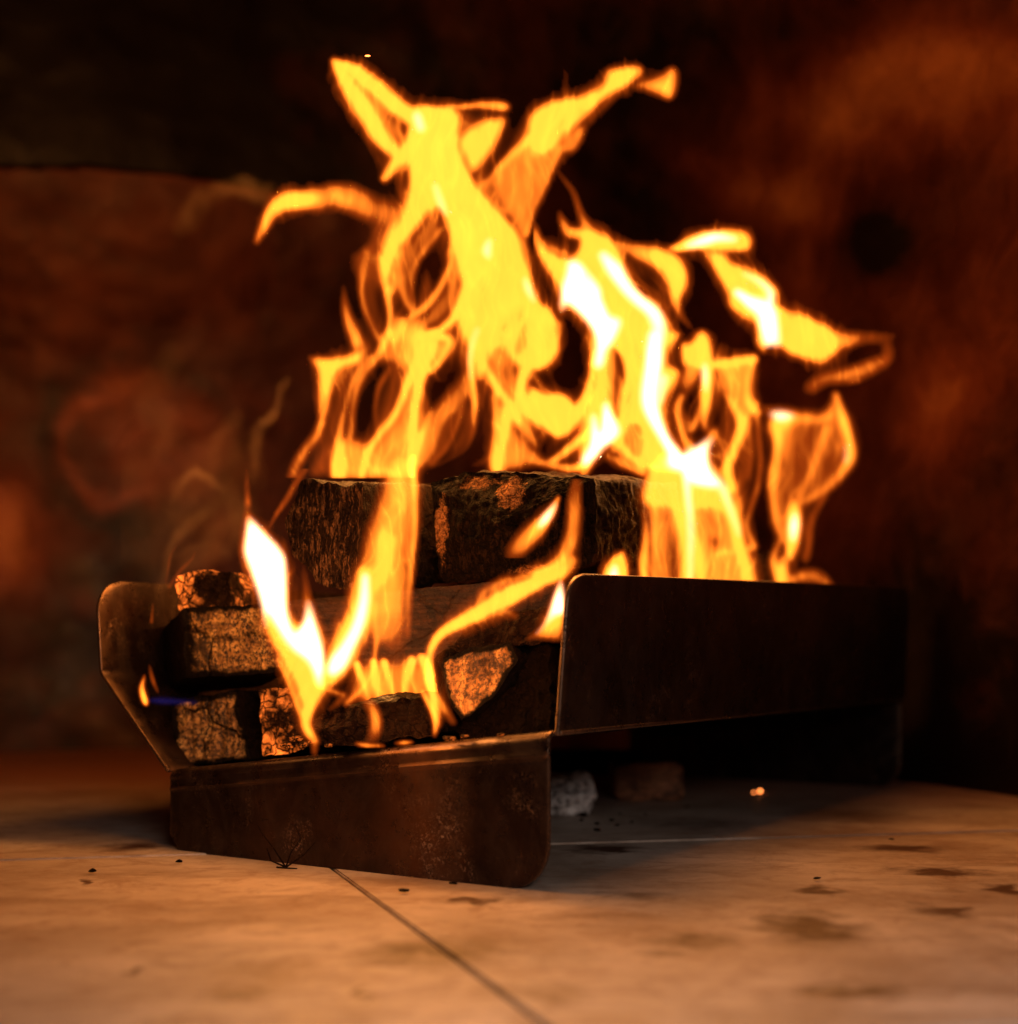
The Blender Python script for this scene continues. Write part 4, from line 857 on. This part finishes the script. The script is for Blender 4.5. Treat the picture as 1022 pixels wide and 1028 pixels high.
b.stroke('E7', [(290, 525, 6, 2), (277, 585, 26, 3), (292, 640, 34, 3), (300, 658, 14, 2)], core=.15); b.stroke('E7', [(312, 480, 12, .5), (325, 540, 22, 1.1), (348, 600, 16, .7)], core=0); b.stroke('E7', [(328, 205, 8, .7), (322, 290, 14, 1.6)], core=0)
r = fire('tiny yellow and blue flame at the far left inside the tray', b, None, 1.20, lamps=((138, 610, 1.17, .13, .010),), seed=14, und=.001, blur=1)
b = Field(140, 690, 215, 715, 1.0, seed=25, warp=.6); b.stroke('E7', [(320, 640, 20, 2), (380, 642, 34, 2.5), (520, 650, 20, 1)], core=0)
b.build('blue_base', BM, 60 * 40.0, 1.199, r, blur=5, und=.001)
b = Field(145, 540, 215, 595, 1.0, seed=26, warp=.8); b.stroke('E7', [(385, 120, 10, .5), (395, 50, 14, .6), (410, -20, 14, .5), (440, -60, 8, .3)], core=0); b.stroke('E7', [(400, 130, 24, .7), (450, 60, 18, .7), (500, 10, 14, .6), (520, -30, 8, .4)], core=0)
fire('two faint orange flame wisps rising left of the small ember block', b, None, 1.235, seed=15, und=.001, blur=1)
b = Field(262, 470, 320, 540, 1.2, seed=27, warp=1)
b.stroke('D7', [(560, 60, 60, 1.0), (480, 180, 60, 1.1), (420, 290, 50, 1.2), (360, 370, 30, 1.5), (320, 445, 16, 1.2)], core=0)
fire('thin orange flame edge trailing down left of the thick charred log', b, None, 1.18, seed=16, und=.002, blur=1)

# ------------------------------------------------------------------ smoke curls
SM = smoke_mat(11.0)
b = Field(120, 150, 300, 600, 2.0, seed=40, warp=9)
for pts in ([(168, 502, 14, .5), (176, 484, 16, .8), (195, 474, 16, 1), (216, 482, 15, .8), (226, 500, 12, .4)], [(165, 585, 16, .4), (170, 550, 22, .8), (186, 530, 22, .8), (206, 518, 30, .5), (218, 500, 36, .3)],
            [(190, 565, 34, .5), (212, 545, 46, .5), (236, 520, 50, .4), (228, 496, 60, .3)], [(266, 192, 26, .5), (240, 184, 24, .6), (215, 196, 26, .5), (190, 215, 30, .35), (178, 232, 24, .15)],
            [(145, 545, 90, .2), (190, 505, 120, .28), (232, 468, 90, .18)], [(255, 475, 12, .25), (262, 440, 14, .4), (275, 415, 14, .4), (287, 385, 12, .2)], [(130, 480, 40, .15), (165, 440, 50, .25), (150, 400, 40, .2), (175, 360, 40, .1)],
            [(232, 500, 30, .3), (215, 460, 34, .3), (235, 425, 30, .2)], [(180, 560, 12, .6), (200, 548, 12, .7), (222, 552, 10, .5)]): b.stroke('Z', pts, core=0)
b.V = b.V * (.3 + 1.2 * fbm(b.WX / 14, b.WY / 20, 99, 4))
o = b.build('smoke', SM, 90.0, 1.26, None, blur=3, und=.03, eps=.02)
tag(recentre(o), 'thin curls of smoke drifting up left of the fire', 'smoke', kind='stuff')

# ------------------------------------------------------------------ sparks, embers, crumbs, ash
def chunk(name, label, cat, px, py, D, r, sc_, mt, group=None, seed=0, sub=3, ground=True):
    bm = bmesh.new(); bmesh.ops.create_icosphere(bm, subdivisions=sub, radius=r)
    off = Vector((seed * 7.3, seed, seed * 2.1))
    for v in bm.verts:
        k = 1 + .55 * mn.noise(v.co / r * .9 + off) + .28 * mn.noise(v.co / r * 2.7 + off)
        v.co = Vector((v.co.x * sc_[0] * k, v.co.y * sc_[1] * k, max(v.co.z * sc_[2] * k, -r * sc_[2] * .7)))
    lo = min(v.co.z for v in bm.verts)
    for v in bm.verts: v.co.z -= lo
    me = bpy.data.meshes.new(name); bm.to_mesh(me); bm.free(); o = link(name, me, M[mt])
    o.location = U(px, py, D)
    if ground: o.location.z = .0016
    tag(o, label, cat, group); return o
chunk('ash_lump', 'pale grey ash lump on the floor just right of the front leg', 'ash', 566, 818, 1.44, .026, (1.05, .7, .85), 'ash', seed=3, sub=4)
def block(name, label, cat, px, D, wx, wy, h, rot, mt, seed, group=None, z0=.0016):
    bm = bmesh.new(); bmesh.ops.create_cube(bm, size=1)
    bmesh.ops.subdivide_edges(bm, edges=bm.edges, cuts=9, use_grid_fill=True)
    for v in bm.verts:
        v.co = Vector((v.co.x * wx, v.co.y * wy, v.co.z * h)); n_ = v.co.normalized()
        v.co *= 1 - .08 * (2 * abs(v.co.x) / wx) ** 6 * (2 * abs(v.co.z) / h) ** 6
        v.co += n_ * .0035 * mn.noise(v.co * 70 + Vector((seed, 0, 0)))
        v.co.z += h / 2
    me = bpy.data.meshes.new(name); bm.to_mesh(me); bm.free(); o = link(name, me, M[mt])
    o.location = ((px - CX) / F * D, D, z0); o.rotation_euler.z = rot; tag(o, label, cat, group); return o
block('fire_brick', 'small brown brick lying on the floor under the raised tray', 'brick', 648, 1.60, .072, .05, .040, .08, 'brick', 1)
block('charcoal_stick', 'long dark stick lying on the floor behind the brown brick', 'stick', 590, 1.95, .16, .03, .03, -.1, 'charb', 2)
chunk('glowing_ember', 'bright round ember glowing on the floor under the tray', 'ember', 763, 797, 1.67, .0019, (1, 1, 1), 'glow', seed=5, sub=2)
chunk('glowing_ember', 'smaller dim ember just left of the bright round ember', 'ember', 757, 800, 1.66, .0010, (1, 1, 1), 'glow', seed=6, sub=2)
rr = random.Random(3)
for i in range(10):
    px = rr.uniform(560, 660); py = rr.uniform(818, 832); D = H * F / (py - HZ)
    chunk('charcoal_crumb', 'dark charcoal or ash crumb strewn on the floor below the brown brick', 'crumb', px, py, D, rr.uniform(.0012, .0032), (1.3, 1, .6), rr.choice(['char', 'char', 'ash', 'charb']), 'charcoal crumbs below the brick', seed=i, sub=1)
WHERE = ['dark crumb by the edge of the shadow under the right wall', 'tiny crumb touching the pale joint right of the front leg', 'tiny crumb just below the pale ash lump', 'dark crumb in front of the middle of the front leg', 'dark crumb in front of the right corner of the front leg', 'largest dark crumb at the far left on the near tile', 'dark crumb left of the foot of the front leg', 'crumb by the diagonal floor joint below the front leg', 'lone crumb on the lit floor right of the tray', 'crumb farthest to the right on the stone floor']
for i, (px, py) in enumerate([(690, 812), (548, 838), (600, 836), (405, 898), (455, 890), (93, 878), (180, 868), (345, 868), (820, 885), (895, 845)]):
    D = H * F / (py - HZ)
    chunk('floor_crumb', WHERE[i], 'crumb', px, py, D, rr.uniform(.0012, .0028), (1.5, 1, .6), 'char', 'loose crumbs scattered on the floor', seed=i + 30, sub=1)
EM = ember_mat(.8); M['dimglow'] = EM
for i, (px, py, D_, r) in enumerate([(297, 741, 1.10, .0036), (305, 747, 1.085, .0028), (289, 748, 1.10, .0035), (313, 744, 1.08, .0028), (452, 741, 1.025, .0028), (466, 739, 1.02, .0020), (330, 748, 1.075, .0022), (503, 737, 1.012, .0020)]):
    o = chunk('small_ember', 'small red hot ember crumb lying along the front fold of the tray', 'ember', px, py, D_, r, (1.4, 1, .7), 'ember', 'small embers along the tray fold', seed=i + 60, sub=3, ground=False); o.location.z -= r * .6
# spidery burnt twig at the foot of the front leg
bm = bmesh.new(); Dt = 1.075; base = U(287, 872, Dt)
for ln in ([(287, 872), (275, 852), (262, 835), (258, 826)], [(287, 872), (292, 856), (302, 842), (296, 828)], [(287, 872), (305, 858), (316, 846)], [(287, 873), (272, 864), (268, 852)], [(278, 873), (287, 876), (298, 872)]):
    prev = None
    for k, (x, y) in enumerate(ln):
        p = U(x, y, Dt - .004 * k + .01); p.z = max(p.z, .002); p -= base
        r = .0007 * (1 - .2 * k)
        cur = [bm.verts.new(p + Vector((r * math.cos(a), r * math.sin(a) * .7, r * math.sin(a)))) for a in (0, 1.26, 2.51, 3.77, 5.03)]
        if prev:
            for q_ in range(5): bm.faces.new((prev[q_], prev[(q_ + 1) % 5], cur[(q_ + 1) % 5], cur[q_]))
        prev = cur
me = bpy.data.meshes.new('burnt_twig'); bm.to_mesh(me); bm.free(); two = link('burnt_twig', me, M['charb']); two.location = base
tag(two, 'thin spidery burnt twig at the foot of the front leg', 'twig')
# flying spark
bm = bmesh.new(); bmesh.ops.create_icosphere(bm, subdivisions=2, radius=.0006)
for v in bm.verts: v.co.x *= 3.6
me = bpy.data.meshes.new('flying_spark'); bm.to_mesh(me); bm.free(); o = link('flying_spark', me, M['glow']); o.location = U(369, 56, 1.15)
tag(o, 'single orange spark flying above the tall horned flame', 'spark')
